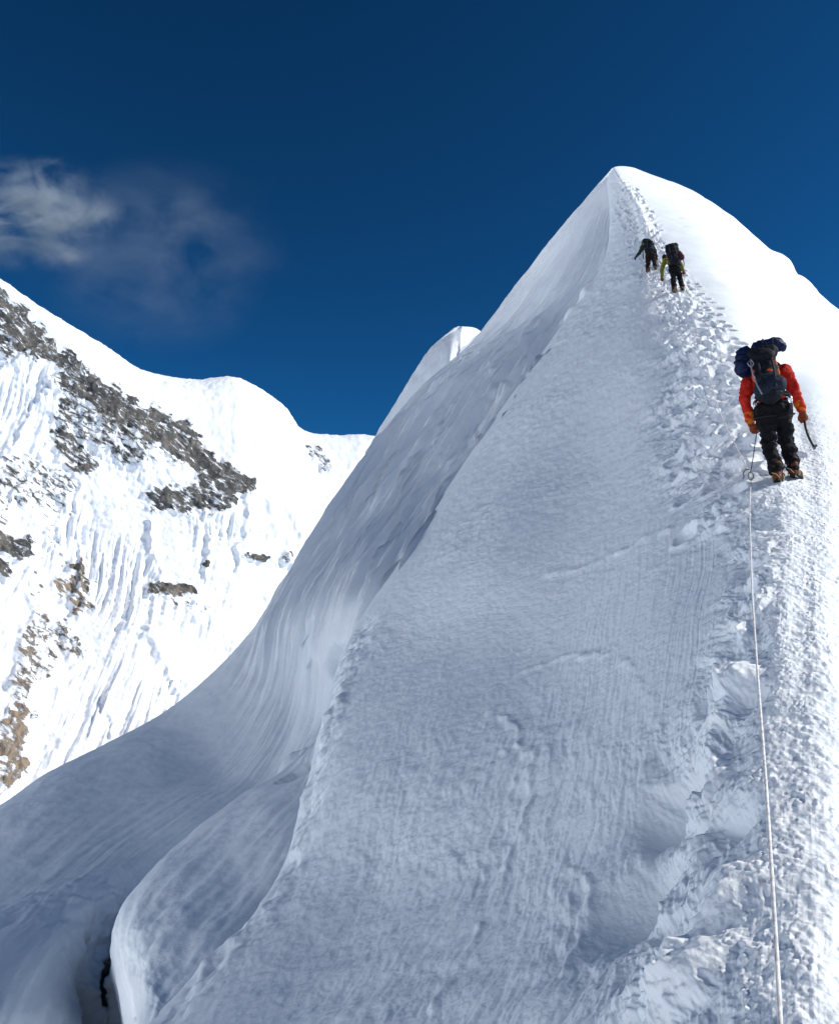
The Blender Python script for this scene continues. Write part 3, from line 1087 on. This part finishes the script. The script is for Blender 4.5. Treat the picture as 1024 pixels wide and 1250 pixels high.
def climber(name, label, origin, yaw, po, mats, face=None):
    """a clothed figure; every joint in metres in the figure's own frame, z up, +y the way it walks"""
    root = bpy.data.objects.new(name, None)
    COL.objects.link(root)
    root.location = origin
    root.rotation_euler = (0, 0, yaw)
    tag(root, label, 'person', 'climbers going up the ridge')
    J = {k_: Vector(v_) for k_, v_ in po.items() if k_ != 'opt'}
    opt = po.get('opt', {})
    # body under the clothes
    bm = head_bm(J['head'], opt.get('nod', -0.1), opt.get('turn', 0.0))
    capsule(bm, J['neck'], 0.058, J['head'] + Vector((0, -0.01, -0.05)), 0.052)
    capsule(bm, J['chest'] + Vector((0.07, 0, 0)), 0.10, J['chest'] - Vector((0.07, 0, 0)), 0.10)
    capsule(bm, J['pelvis'], 0.115, J['chest'], 0.12)
    for s_ in 'LR':
        capsule(bm, J['neck'], 0.06, J['sh' + s_], 0.058)
        capsule(bm, J['sh' + s_], 0.052, J['el' + s_], 0.040)
        capsule(bm, J['el' + s_], 0.040, J['wr' + s_], 0.027)
        capsule(bm, J['hip' + s_], 0.085, J['kn' + s_], 0.055)
        capsule(bm, J['kn' + s_], 0.054, J['an' + s_], 0.038)
        capsule(bm, J['pelvis'], 0.11, J['hip' + s_], 0.09)
    organic('body', bm, M_skin, root, 0.011, 3)
    # trousers
    bm = bmesh.new()
    capsule(bm, J['pelvis'] + Vector((0, 0, 0.14)), 0.145, J['pelvis'], 0.16, flat=0.82, ax=(1, 0, 0))
    for s_ in 'LR':
        capsule(bm, J['pelvis'], 0.15, J['hip' + s_] + Vector((0, 0, -0.03)), 0.125)
        capsule(bm, J['hip' + s_], 0.12, lerp(J['hip' + s_], J['kn' + s_], 0.6), 0.095)
        capsule(bm, lerp(J['hip' + s_], J['kn' + s_], 0.5), 0.096, J['kn' + s_], 0.085)
        capsule(bm, J['kn' + s_] + Vector((0, 0.005, 0)), 0.085, lerp(J['kn' + s_], J['an' + s_], 0.55), 0.083)
        capsule(bm, lerp(J['kn' + s_], J['an' + s_], 0.5), 0.082, lerp(J['kn' + s_], J['an' + s_], 0.93), 0.078)
    organic('trousers', bm, mats['legs'], root, 0.013, 2, 0.034, 8.5, seed=origin[0])
    # jacket
    bm = bmesh.new()
    capsule(bm, J['pelvis'] + Vector((0, 0, 0.05)), 0.155, J['pelvis'] + Vector((0, 0, 0.20)), 0.15, flat=0.8, ax=(1, 0, 0))
    capsule(bm, J['pelvis'] + Vector((0, 0, 0.20)), 0.15, J['chest'], 0.175, flat=0.8, ax=(1, 0, 0))
    capsule(bm, J['chest'], 0.17, J['neck'] + Vector((0, 0, -0.07)), 0.115, flat=0.85, ax=(1, 0, 0))
    capsule(bm, J['neck'] + Vector((0, 0, -0.02)), 0.078, J['neck'] + Vector((0, 0.01, 0.035)), 0.074)
    for s_ in 'LR':
        capsule(bm, J['neck'] + Vector((0, 0, -0.05)), 0.09, J['sh' + s_], 0.088)
        capsule(bm, J['sh' + s_], 0.090, lerp(J['sh' + s_], J['el' + s_], 0.5), 0.078)
        capsule(bm, lerp(J['sh' + s_], J['el' + s_], 0.5), 0.078, J['el' + s_], 0.070)
        capsule(bm, J['el' + s_], 0.070, lerp(J['el' + s_], J['wr' + s_], 0.85), 0.056)
    organic('jacket', bm, mats['top'], root, 0.014, 3, 0.022, 8.5, seed=3 + origin[0])
    # head cover
    bm = bmesh.new()
    hm = Matrix.Translation(J['head']) @ Euler((opt.get('nod', -0.1), 0, opt.get('turn', 0.0))).to_matrix().to_4x4()
    ell(bm, (0, -0.015, 0.038), (0.091, 0.108, 0.100))
    bmesh.ops.bisect_plane(bm, geom=bm.verts[:] + bm.edges[:] + bm.faces[:], plane_co=(0, 0, -0.005), plane_no=(0, 0.5, -1), clear_outer=True)
    if opt.get('brim'):
        rings = []
        for rr, zz in ((0.088, 0.022), (0.125, 0.014), (0.127, 0.010), (0.088, 0.016)):
            rings.append([Vector((math.cos(2 * math.pi * i / 24) * rr, math.sin(2 * math.pi * i / 24) * rr * 1.15 - 0.01, zz)) for i in range(24)])
        loft_rings(bm, rings, cap=False)
    for v in bm.verts:
        v.co = hm @ v.co
    hat = obj('hat', bm, mats['hat'], root)
    sol = hat.modifiers.new('thick', 'SOLIDIFY')
    sol.thickness = 0.008
    bm = bmesh.new()
    ell(bm, (0, -0.045, -0.02), (0.074, 0.068, 0.060))
    for v in bm.verts:
        v.co = hm @ v.co
    obj('hair', bm, M_hair, root)
    # cuffs, gloves
    for s_, sg in (('L', 1), ('R', -1)):
        el, wr = J['el' + s_], J['wr' + s_]
        d_ = (wr - el).normalized()
        bm = bmesh.new()
        capsule(bm, wr - d_ * 0.11, 0.061, wr - d_ * 0.015, 0.052)
        organic('glove_cuff', bm, mats['cuff'], root, 0.010, 2, 0.010, 16)
        g_ = organic('glove', hand_bm(wr, el, opt.get('curl' + s_, (-sg * 0.3, 0.6, 0.1)), sg, 1.08, 0.006), mats['glove'], root, 0.0065, 2, 0.004, 30)
    for s_ in 'LR':
        toe = J['an' + s_] + Vector((opt.get('toe' + s_, 0.0), 0.2, 0))
        boots_and_crampons(root, J['an' + s_], toe, s_)
    # harness
    bm = bmesh.new()
    pc = J['pelvis'] + Vector((0, 0, 0.13))
    tube(bm, [pc + Vector((math.cos(a_) * 0.178, math.sin(a_) * 0.150, 0)) for a_ in np.linspace(0, 2 * math.pi, 29)], 0.02, 8, 0.5)
    for s_, sg in (('L', -1), ('R', 1)):
        h_, kn = J['hip' + s_], J['kn' + s_]
        c_ = lerp(h_, kn, 0.22)
        dd = (kn - h_).normalized()
        a_, b_ = frame(dd)
        tube(bm, [c_ + a_ * (math.cos(t_) * 0.126) + b_ * (math.sin(t_) * 0.126) for t_ in np.linspace(0, 2 * math.pi, 25)], 0.016, 8, 0.6)
    har = obj('harness', bm, mats.get('web', M_web), root)
    if opt.get('gear'):
        rnd = random.Random(4)
        for sg in (-1, 1):
            for k_ in range(5):
                bm = bmesh.new()
                a_ = math.pi / 2 + sg * (math.pi / 2 + 0.30 - 0.22 * k_)
                c_ = pc + Vector((math.cos(a_) * 0.195, math.sin(a_) * 0.165, -0.075 - 0.03 * rnd.random()))
                hh = 0.045 + 0.012 * rnd.random()
                tw = rnd.random() * 1.5
                tube(bm, [c_ + Vector((math.cos(tw) * math.cos(t_) * 0.024, math.sin(tw) * math.cos(t_) * 0.024, math.sin(t_) * hh)) for t_ in np.linspace(0, 2 * math.pi, 19)], 0.0055, 7)
                obj('carabiner', bm, M_alu, har)
    return root, J


def empty(name, loc, yaw, label, cat, group=None):
    o = bpy.data.objects.new(name, None)
    COL.objects.link(o)
    o.location = loc
    o.rotation_euler = (0, 0, yaw)
    return tag(o, label, cat, group)


def place(px, py, dz=-0.02):
    h_ = hit(px, py)
    return (h_.x, h_.y, h_.z + dz), -math.atan2(h_.x, h_.y)


def local_ground(org, yaw, x_, y_):
    """height of the snow at a point of a figure's own frame"""
    c_, s_ = math.cos(yaw), math.sin(yaw)
    z_ = ground_z(org[0] + c_ * x_ - s_ * y_, org[1] + s_ * x_ + c_ * y_)
    return (z_ if z_ is not None else org[2]) - org[2]


# ------------------------------------------------------------------ nearest climber: red jacket
o1, y1 = place(951, 587)
print('climber1', o1, math.hypot(o1[0], o1[1]))
gr = local_ground(o1, y1, 0.19, 0.26)
gr = min(max(gr, 0.02), 0.22)
po = dict(
    pelvis=(0.005, 0.08, 0.95), chest=(-0.03, 0.20, 1.27), neck=(-0.04, 0.27, 1.47), head=(-0.03, 0.36, 1.60),
    shL=(-0.225, 0.22, 1.39), shR=(0.17, 0.24, 1.41), elL=(-0.30, 0.14, 1.09), elR=(0.255, 0.22, 1.13),
    wrL=(-0.255, 0.22, 0.82), wrR=(0.315, 0.30, 0.92),
    hipL=(-0.085, 0.07, 0.90), hipR=(0.095, 0.10, 0.91), knL=(-0.075, 0.12, 0.50), knR=(0.115, 0.26, 0.50 + gr * 0.8),
    anL=(-0.01, 0.0, 0.10), anR=(0.17, 0.20, 0.10 + gr),
    opt=dict(nod=-0.35, gear=True, curlL=(0.5, 0.5, 0), curlR=(-0.3, 0.7, 0), toeL=0.02, toeR=0.07))
c1, J1 = climber('climber', 'climber in a red jacket walking up the crest, nearest of the three',
                 o1, y1, po, dict(legs=M_black, top=M_red, cuff=M_orange, glove=M_glove, hat=M_orange, web=M_web))
c1['group'] = 'climbers going up the ridge'

# pack of the red climber
pk = empty('backpack', o1, y1, 'dark expedition pack with orange panels on the back of the red climber', 'backpack', 'backpacks carried up the ridge')


def pk_pt(x_, y_, z_):
    # the pack leans with the back
    return Vector((-0.035 + x_ - 0.09 * (z_ - 1.25), -0.035 + y_ + 0.30 * (z_ - 1.25), z_))


bm = bmesh.new()
for z0, z1, w_, t_ in ((0.98, 1.18, 0.155, 0.12), (1.12, 1.40, 0.15, 0.115), (1.30, 1.60, 0.135, 0.11)):
    capsule(bm, pk_pt(0, -0.10, z0 + 0.06), w_, pk_pt(0, -0.10, z1 - 0.06), w_, 20, t_ / w_, (1, 0, 0))
body_ = organic('pack_body', bm, M_pack, pk, 0.013, 3, 0.016, 8, seed=5)
bm = bmesh.new()
capsule(bm, pk_pt(-0.05, -0.14, 1.06), 0.125, pk_pt(0.075, -0.14, 1.10), 0.125, 20, 0.85, (0, 1, 0))
capsule(bm, pk_pt(-0.02, -0.15, 1.18), 0.10, pk_pt(0.05, -0.15, 1.18), 0.09, 20, 0.8, (0, 1, 0))
organic('lower_pocket', bm, M_slate, pk, 0.012, 3, 0.010, 10, seed=8)
for x_, w_, z0, z1 in ((-0.115, 0.048, 1.17, 1.36), (0.035, 0.052, 1.22, 1.38), (0.120, 0.030, 1.22, 1.46)):
    bm = bmesh.new()
    capsule(bm, pk_pt(x_, -0.185 + abs(x_) * 0.45, z0 + w_), w_, pk_pt(x_ * 0.95, -0.185 + abs(x_) * 0.45, z1 - w_), w_ * 0.9, 16, 0.75, (1, 0, 0))
    organic('orange_panel', bm, M_porange, pk, 0.010, 2, 0.006, 14)
bm = bmesh.new()
capsule(bm, pk_pt(-0.09, -0.10, 1.575), 0.095, pk_pt(0.10, -0.09, 1.595), 0.085, 18, 0.95)
capsule(bm, pk_pt(-0.06, -0.15, 1.50), 0.08, pk_pt(0.06, -0.15, 1.50), 0.08)
organic('lid', bm, M_pack, pk, 0.012, 3, 0.012, 10, seed=2)
bm = bmesh.new()
for pts in (((-0.06, -0.16, 1.56), (-0.065, -0.235, 1.40), (-0.06, -0.245, 1.22), (-0.07, -0.265, 1.02)),
            ((0.09, -0.16, 1.56), (0.088, -0.225, 1.40), (0.085, -0.245, 1.22), (0.07, -0.265, 1.02))):
    tube(bm, crv([pk_pt(*q_) for q_ in pts]), 0.013, 6, 0.4)
obj('compression_strap', bm, M_web, pk)
bm = bmesh.new()
tube(bm, crv([pk_pt(*q_) for q_ in ((-0.135, -0.16, 1.50), (-0.145, -0.22, 1.33), (-0.13, -0.235, 1.15), (-0.09, -0.26, 0.96))]), 0.009, 6, 0.6)
tube(bm, crv([pk_pt(*q_) for q_ in ((-0.15, -0.16, 1.47), (-0.175, -0.21, 1.42), (-0.15, -0.225, 1.36), (-0.115, -0.225, 1.40), (-0.13, -0.2, 1.47))]), 0.007, 6)
obj('grey_cord', bm, M_grey, pk)
bm = bmesh.new()
tube(bm, [Vector((0.005 + math.cos(a_) * 0.192, 0.075 + math.sin(a_) * 0.165, 1.03 + 0.015 * math.cos(a_))) for a_ in np.linspace(0, 2 * math.pi, 29)], 0.026, 8, 0.5)
obj('hip_belt', bm, M_web, pk)
for sg in (-1, 1):
    bm = bmesh.new()
    sh = J1['shL'] if sg < 0 else J1['shR']
    pts = [pk_pt(sg * 0.085, -0.02, 1.50), Vector((sh.x * 0.62, sh.y - 0.02, 1.50)), Vector((sh.x * 0.62, sh.y + 0.12, 1.42)), Vector((sh.x * 0.72, sh.y + 0.10, 1.22)), Vector((sg * 0.15, 0.15, 1.10))]
    tube(bm, crv(pts), 0.026, 8, 0.45)
    obj('shoulder_strap', bm, M_web, pk)
# two stuffed sacks lashed on
sk = empty('stuff_sack', o1, y1, 'navy blue stuff sack hanging off the left side of the dark pack', 'sack', 'blue sacks on the red climber pack')
bm = bmesh.new()
capsule(bm, (-0.265, 0.02, 1.60), 0.098, (-0.275, -0.02, 1.42), 0.105, 18)
capsule(bm, (-0.245, 0.02, 1.66), 0.06, (-0.26, 0.0, 1.5), 0.10, 18)
organic('sack_body', bm, M_blue, sk, 0.011, 3, 0.022, 12, seed=1)
bm = bmesh.new()
tube(bm, [Vector((-0.268 + math.cos(a_) * 0.112, 0.0 + math.sin(a_) * 0.112, 1.52)) for a_ in np.linspace(0, 2 * math.pi, 23)], 0.010, 6, 0.5)
obj('strap', bm, M_web, sk)
sk = empty('stuff_sack', o1, y1, 'navy blue rolled sack lying across the top of the dark pack', 'sack', 'blue sacks on the red climber pack')
bm = bmesh.new()
capsule(bm, (-0.10, 0.02, 1.675), 0.085, (0.10, 0.05, 1.695), 0.088, 18)
capsule(bm, (0.06, 0.05, 1.70), 0.070, (0.155, 0.06, 1.66), 0.060, 18)
organic('sack_body', bm, M_blue, sk, 0.011, 3, 0.018, 12, seed=9)
bm = bmesh.new()
for x_ in (-0.05, 0.06):
    tube(bm, [Vector((x_ + 0.01 * math.sin(a_), 0.035 + math.cos(a_) * 0.094, 1.685 + math.sin(a_) * 0.094)) for a_ in np.linspace(0, 2 * math.pi, 23)], 0.009, 6, 0.5)
obj('strap', bm, M_web, sk)

# ice axe hanging from the right hand
ax = empty('ice_axe', o1, y1, 'curved black ice axe hanging head down from the right hand of the red climber', 'ice axe')
w_ = J1['wrR'] + Vector((0.02, 0.035, -0.085))
sh_pts = [w_ + Vector((-0.012, 0, 0.06)), w_, w_ + Vector((0.005, -0.01, -0.12)), w_ + Vector((0.03, -0.02, -0.25)), w_ + Vector((0.075, -0.03, -0.38))]
bm = bmesh.new()
tube(bm, crv(sh_pts), 0.0145, 10, 1.3)
obj('shaft', bm, M_carbon, ax)
e_ = sh_pts[-1]
bm = bmesh.new()
tube(bm, crv([e_ + Vector((0.03, 0.0, 0.030)), e_ + Vector((0.01, 0, 0.0)), e_ + Vector((-0.005, 0, -0.012)), e_ + Vector((-0.015, -0.04, -0.02)), e_ + Vector((-0.02, -0.09, -0.03))]), [0.015 - 0.0004 * i for i in range(33)], 8, 1.0)
ell(bm, e_, (0.02, 0.016, 0.03))
obj('axe_head', bm, M_steel, ax)
bm = bmesh.new()
tube(bm, crv([w_ + Vector((-0.01, 0, 0.07)), w_ + Vector((0.01, 0, 0.10)), w_ + Vector((0.0, 0.02, 0.13))]), 0.005, 6)
obj('leash', bm, M_web, ax)

# ------------------------------------------------------------------ right climber of the upper pair
o3, y3 = place(824.5, 357)
print('climber3', o3, math.hypot(o3[0], o3[1]))
gr = min(max(local_ground(o3, y3, 0.24, 0.28), 0.02), 0.3)
po = dict(
    pelvis=(0.03, 0.06, 0.96), chest=(-0.05, 0.24, 1.28), neck=(-0.16, 0.38, 1.47), head=(-0.29, 0.47, 1.58),
    shL=(-0.28, 0.32, 1.42), shR=(0.12, 0.26, 1.42), elL=(-0.40, 0.42, 1.14), elR=(0.24, 0.34, 1.18),
    wrL=(-0.42, 0.55, 0.93), wrR=(0.30, 0.48, 1.02),
    hipL=(-0.06, 0.05, 0.91), hipR=(0.12, 0.09, 0.92), knL=(-0.04, 0.10, 0.50), knR=(0.17, 0.28, 0.52 + gr * 0.7),
    anL=(-0.03, 0.0, 0.10), anR=(0.24, 0.22, 0.10 + gr),
    opt=dict(nod=-0.3, turn=0.35, curlL=(0.2, 0.7, 0), curlR=(-0.2, 0.7, 0)))
c3, J3 = climber('climber', 'climber with olive lime sleeves under a tall pack, right one of the upper pair',
                 o3, y3, po, dict(legs=M_black, top=M_lime, cuff=M_lime, glove=M_glove, hat=M_maroon))
c2_specs = None
pk = empty('backpack', o3, y3, 'tall black pack with dark green top on the right climber of the upper pair', 'backpack', 'backpacks carried up the ridge')


def pq(x_, y_, z_):
    return Vector((0.02 + x_ - 0.12 * (z_ - 1.3), -0.06 + y_ + 0.35 * (z_ - 1.3), z_))


bm = bmesh.new()
capsule(bm, pq(0, -0.1, 1.10), 0.19, pq(0, -0.1, 1.35), 0.22, 20, 0.8, (1, 0, 0))
capsule(bm, pq(0, -0.1, 1.35), 0.22, pq(-0.02, -0.1, 1.62), 0.20, 20, 0.8, (1, 0, 0))
organic('pack_body', bm, M_pack, pk, 0.018, 3, 0.03, 7, seed=5)
bm = bmesh.new()
capsule(bm, pq(-0.12, -0.1, 1.74), 0.10, pq(0.12, -0.1, 1.74), 0.11, 18)
capsule(bm, pq(0.10, -0.1, 1.70), 0.09, pq(0.14, -0.1, 1.62), 0.08, 18)
organic('lid', bm, M_green, pk, 0.015, 3, 0.02, 10)
bm = bmesh.new()
capsule(bm, pq(0.22, -0.12, 1.18), 0.11, pq(0.17, -0.12, 1.36), 0.10, 18)
organic('side_pouch', bm, M_maroonbag, pk, 0.015, 3, 0.02, 10)
bm = bmesh.new()
for x_ in (-0.1, 0.08):
    tube(bm, crv([pq(x_, -0.18, 1.80), pq(x_, -0.30, 1.58), pq(x_, -0.31, 1.30), pq(x_, -0.27, 1.06)]), 0.014, 6, 0.4)
obj('compression_strap', bm, M_web, pk)
bm = bmesh.new()
tube(bm, [Vector((0.03 + math.cos(a_) * 0.19, 0.05 + math.sin(a_) * 0.165, 1.05)) for a_ in np.linspace(0, 2 * math.pi, 25)], 0.025, 8, 0.5)
tube(bm, crv([pq(-0.22, -0.1, 1.05), pq(-0.24, -0.1, 0.85), pq(-0.22, -0.08, 0.72)]), 0.014, 6, 0.4)
tube(bm, crv([pq(0.26, -0.1, 1.15), pq(0.27, -0.1, 0.95), pq(0.24, -0.08, 0.78)]), 0.014, 6, 0.4)
obj('hip_belt', bm, M_web, pk)


def pole(org, yaw, top, foot, label):
    o = empty('trekking_pole', org, yaw, label, 'trekking pole', 'poles of the upper pair')
    bm = bmesh.new()
    tube(bm, [top, lerp(top, foot, 0.5), foot], [0.010, 0.009, 0.007], 8)
    obj('shaft', bm, M_alu, o)
    bm = bmesh.new()
    capsule(bm, lerp(top, foot, -0.06), 0.018, lerp(top, foot, 0.06), 0.016)
    obj('grip', bm, M_sole, o)
    bm = bmesh.new()
    c_ = lerp(top, foot, 0.93)
    bmesh.ops.create_cone(bm, cap_ends=True, segments=14, radius1=0.04, radius2=0.045, depth=0.012, matrix=Matrix.Translation(c_))
    obj('basket', bm, M_sole, o)
    return o


def foot_at(org, yaw, x_, y_):
    return Vector((x_, y_, local_ground(org, yaw, x_, y_) - 0.03))


pole(o3, y3, J3['wrL'] + Vector((0.0, 0.06, -0.06)), foot_at(o3, y3, -0.42, 0.72), 'thin pole held in the gloved hand of the lime sleeved climber')
pole(o3, y3, J3['wrR'] + Vector((0.0, 0.05, -0.06)), foot_at(o3, y3, 0.36, 0.35), 'pole planted right of the lime sleeved climber boots')

# ------------------------------------------------------------------ left climber of the upper pair
o2, y2 = place(791, 333.5)
print('climber2', o2, math.hypot(o2[0], o2[1]))
gr = min(max(local_ground(o2, y2, 0.30, 0.12), -0.1), 0.2)
po = dict(
    pelvis=(0.13, 0.06, 0.92), chest=(0.06, 0.20, 1.24), neck=(-0.01, 0.28, 1.45), head=(-0.08, 0.33, 1.60),
    shL=(-0.17, 0.24, 1.40), shR=(0.22, 0.20, 1.38), elL=(-0.30, 0.36, 1.20), elR=(0.33, 0.14, 1.10),
    wrL=(-0.45, 0.52, 1.12), wrR=(0.38, 0.26, 0.86),
    hipL=(0.05, 0.05, 0.87), hipR=(0.22, 0.07, 0.87), knL=(0.0, 0.16, 0.48), knR=(0.27, 0.12, 0.48 + gr * 0.6),
    anL=(0.0, 0.0, 0.10), anR=(0.31, 0.08, 0.10 + gr),
    opt=dict(nod=-0.2, turn=0.2, brim=True, curlL=(0.2, 0.7, -0.3), curlR=(-0.2, 0.7, 0)))
c2, J2 = climber('climber', 'climber in a grey green jacket and brown trousers, left and highest of the three',
                 o2, y2, po, dict(legs=M_maroon, top=M_dgreen, cuff=M_web, glove=M_sole, hat=M_green))
pk = empty('backpack', o2, y2, 'rounded black and green pack on the left and highest climber', 'backpack', 'backpacks carried up the ridge')
bm = bmesh.new()
capsule(bm, (0.10, -0.08, 1.08), 0.17, (0.12, -0.04, 1.30), 0.20, 20, 0.8, (1, 0, 0))
capsule(bm, (0.12, -0.02, 1.28), 0.19, (0.04, 0.04, 1.48), 0.15, 20, 0.8, (1, 0, 0))
organic('pack_body', bm, M_pack, pk, 0.018, 3, 0.03, 7, seed=15)
bm = bmesh.new()
capsule(bm, (-0.06, 0.06, 1.55), 0.11, (0.08, 0.05, 1.50), 0.11, 18)
organic('lid', bm, M_green, pk, 0.015, 3, 0.02, 10, seed=4)
bm = bmesh.new()
tube(bm, crv([(-0.08, -0.05, 1.3), (-0.14, -0.06, 1.1), (-0.16, -0.04, 0.85), (-0.15, 0, 0.70)]), 0.02, 6, 0.4)
tube(bm, crv([(0.02, -0.2, 1.5), (0.03, -0.25, 1.3), (0.03, -0.24, 1.05)]), 0.012, 6, 0.4)
tube(bm, [Vector((0.13 + math.cos(a_) * 0.19, 0.05 + math.sin(a_) * 0.165, 1.02)) for a_ in np.linspace(0, 2 * math.pi, 25)], 0.025, 8, 0.5)
obj('hip_belt', bm, M_web, pk)
ax2 = empty('ice_axe', o2, y2, 'small dark ice axe in the right hand of the left and highest climber', 'ice axe')
w_ = J2['wrR'] + Vector((0.02, 0.03, -0.08))
bm = bmesh.new()
tube(bm, [w_ + Vector((-0.02, 0, 0.10)), w_, w_ + Vector((0.05, 0, -0.35))], 0.013, 8)
obj('shaft', bm, M_carbon, ax2)
bm = bmesh.new()
tube(bm, crv([w_ + Vector((-0.12, 0, 0.06)), w_ + Vector((-0.02, 0, 0.11)), w_ + Vector((0.08, 0, 0.09))]), 0.012, 6)
obj('axe_head', bm, M_steel, ax2)

# ------------------------------------------------------------------ ropes
def rope_mat():
    k = NT('white_rope_sheath', (0.74, 0.72, 0.70), 0.7)
    tc = k.n('ShaderNodeTexCoord').outputs['Object']
    v = k.n('ShaderNodeTexVoronoi', i_Scale=260.0)
    k.l(tc, v.inputs['Vector'])
    b_ = k.n('ShaderNodeBump', i_Strength=0.6, i_Distance=0.002)
    k.l(v.outputs['Distance'], b_.inputs['Height'])
    k.l(b_.outputs[0], k.b.inputs['Normal'])
    n_ = k.n('ShaderNodeTexNoise', i_Scale=40.0, i_Detail=4.0)
    k.l(tc, n_.inputs['Vector'])
    k.l(k.mix(k.mapr(n_.outputs[0], 0.4, 0.65), (0.78, 0.77, 0.75), (0.50, 0.47, 0.46)), k.b.inputs['Base Color'])
    return k.m


M_rope = rope_mat()


def twisted(bm, pts, r_, pitch=0.03):
    """sheath strands winding round the line of the rope"""
    pts = [Vector(q_) for q_ in pts]
    tube(bm, pts, r_ * 0.86, 10)


hp = hit(917, 590)
clip = hp + Vector((0, 0, 0.05))
low_pts = [at(960, 1420, 1.55), at(952, 1240, 1.95), at(944, 1100, 2.35), at(935, 960, 2.95), at(929, 880, 3.5), at(923, 800, 4.3), at(918, 720, 5.6), at(916, 660, 7.2), at(915, 622, 8.9), clip]
fx = bpy.data.objects.new('rope', None)
bm = bmesh.new()
tube(bm, crv(low_pts, 24), [0.0056] * 217, 10)
rope = obj('rope', bm, M_rope)
tag(rope, 'taut pale rope running from the bottom of the frame up to the red climber', 'rope', 'fixed ropes up the crest')
bm = bmesh.new()
up_px = [(912, 584), (905, 569), (895, 552), (885, 532), (878, 515), (873, 499), (868, 480), (864, 461), (859, 440), (853, 420), (847, 400), (842, 380), (837, 362), (832, 350)]
ups = [clip]
for q_ in up_px:
    h_ = hit(*q_)
    if h_:
        ups.append(h_ + Vector((0.02, -0.02, 0.10)))
for _ in range(2):
    ups = [ups[0]] + [(ups[i - 1] + ups[i] * 2 + ups[i + 1]) / 4 for i in range(1, len(ups) - 1)] + [ups[-1]]
tube(bm, crv(ups, 10), 0.0075, 8)
rope2 = obj('rope', bm, M_rope)
tag(rope2, 'thin pale rope lying over the rubble from the red climber to the upper pair', 'rope', 'fixed ropes up the crest')

# dark lanyard with clips from the left hand down to the rope
ly = empty('lanyard', o1, y1, 'dark lanyard with a hooked clip from the red climber down to the rope', 'lanyard')
inv = (Matrix.Translation(o1) @ Euler((0, 0, y1)).to_matrix().to_4x4()).inverted()
cl = inv @ clip
hl = J1['wrL'] + Vector((0.03, 0.03, -0.10))
hipp = Vector((-0.15, 0.0, 0.98))
bm = bmesh.new()
tube(bm, crv([hipp, hipp + Vector((-0.03, -0.04, -0.12)), hl + Vector((0.03, 0, 0.02)), lerp(hl, cl, 0.35) + Vector((0.015, 0, 0)), lerp(hl, cl, 0.7), cl + Vector((0, 0, 0.08))]), 0.0055, 8)
obj('cord', bm, M_web, ly)
bm = bmesh.new()
tube(bm, [cl + Vector((math.cos(t_) * 0.028, 0, 0.04 + math.sin(t_) * 0.046)) for t_ in np.linspace(0, 2 * math.pi, 23)], 0.0065, 8)
obj('carabiner', bm, M_steel, ly)
bm = bmesh.new()
tube(bm, crv([cl + Vector((-0.01, 0, 0.12)), cl + Vector((-0.05, 0, 0.12)), cl + Vector((-0.08, 0, 0.08)), cl + Vector((-0.075, 0, 0.04)), cl + Vector((-0.09, 0, 0.01))]), 0.0065, 8)
obj('hook', bm, M_steel, ly)

# ------------------------------------------------------------------ thin cloud blown off the far summit
def cloud(name, label, c_, r_, scale, lo, hi, dens, det, seed):
    bm = bmesh.new()
    bmesh.ops.create_icosphere(bm, subdivisions=3, radius=1.0)
    for v in bm.verts:
        v.co = Vector((v.co.x * r_[0], v.co.y * r_[1], v.co.z * r_[2]))
    k = NT(name + '_vapour')
    k.t.nodes.remove(k.b)
    pv = k.n('ShaderNodeVolumePrincipled')
    pv.inputs['Color'].default_value = (0.97, 0.98, 1.0, 1)
    pv.inputs['Anisotropy'].default_value = 0.0
    tc = k.n('ShaderNodeTexCoord').outputs['Object']
    mp = k.n('ShaderNodeMapping')
    mp.inputs['Location'].default_value = (seed, seed * 0.7, 0)
    mp.inputs['Rotation'].default_value = (0, -0.5, 0)
    mp.inputs['Scale'].default_value = (0.75, 1, 1.15)
    k.l(tc, mp.inputs[0])
    n_ = k.n('ShaderNodeTexNoise', i_Scale=scale, i_Detail=det, i_Roughness=0.66, i_Distortion=0.35)
    k.l(mp.outputs[0], n_.inputs['Vector'])
    sc = k.n('ShaderNodeVectorMath')
    sc.operation = 'DIVIDE'
    k.l(tc, sc.inputs[0])
    sc.inputs[1].default_value = r_
    ln = k.n('ShaderNodeVectorMath')
    ln.operation = 'LENGTH'
    k.l(sc.outputs[0], ln.inputs[0])
    fall_ = k.math('SUBTRACT', 1.0, ln.outputs['Value'], True)
    fall_ = k.math('POWER', fall_, 1.25)
    d_ = k.mapr(n_.outputs[0], lo, hi)
    d_ = k.math('MULTIPLY', k.math('MULTIPLY', d_, fall_), dens)
    k.l(d_, pv.inputs['Density'])
    k.l(pv.outputs[0], k.out.inputs['Volume'])
    o = obj(name, bm, k.m, None)
    o.location = c_
    tag(o, label, kind='stuff')
    return o


cloud('cloud', 'white wisp of cloud drifting off the far summit', tuple(at(40, 262, 2700)), (300, 120, 215), 0.0075, 0.475, 0.69, 0.044, 11.0, 95.0)
cloud('cloud', 'faint veil of thin cloud right of the white wisp', tuple(at(190, 310, 2800)), (460, 140, 380), 0.006, 0.40, 0.75, 0.0035, 5.0, 800.0)
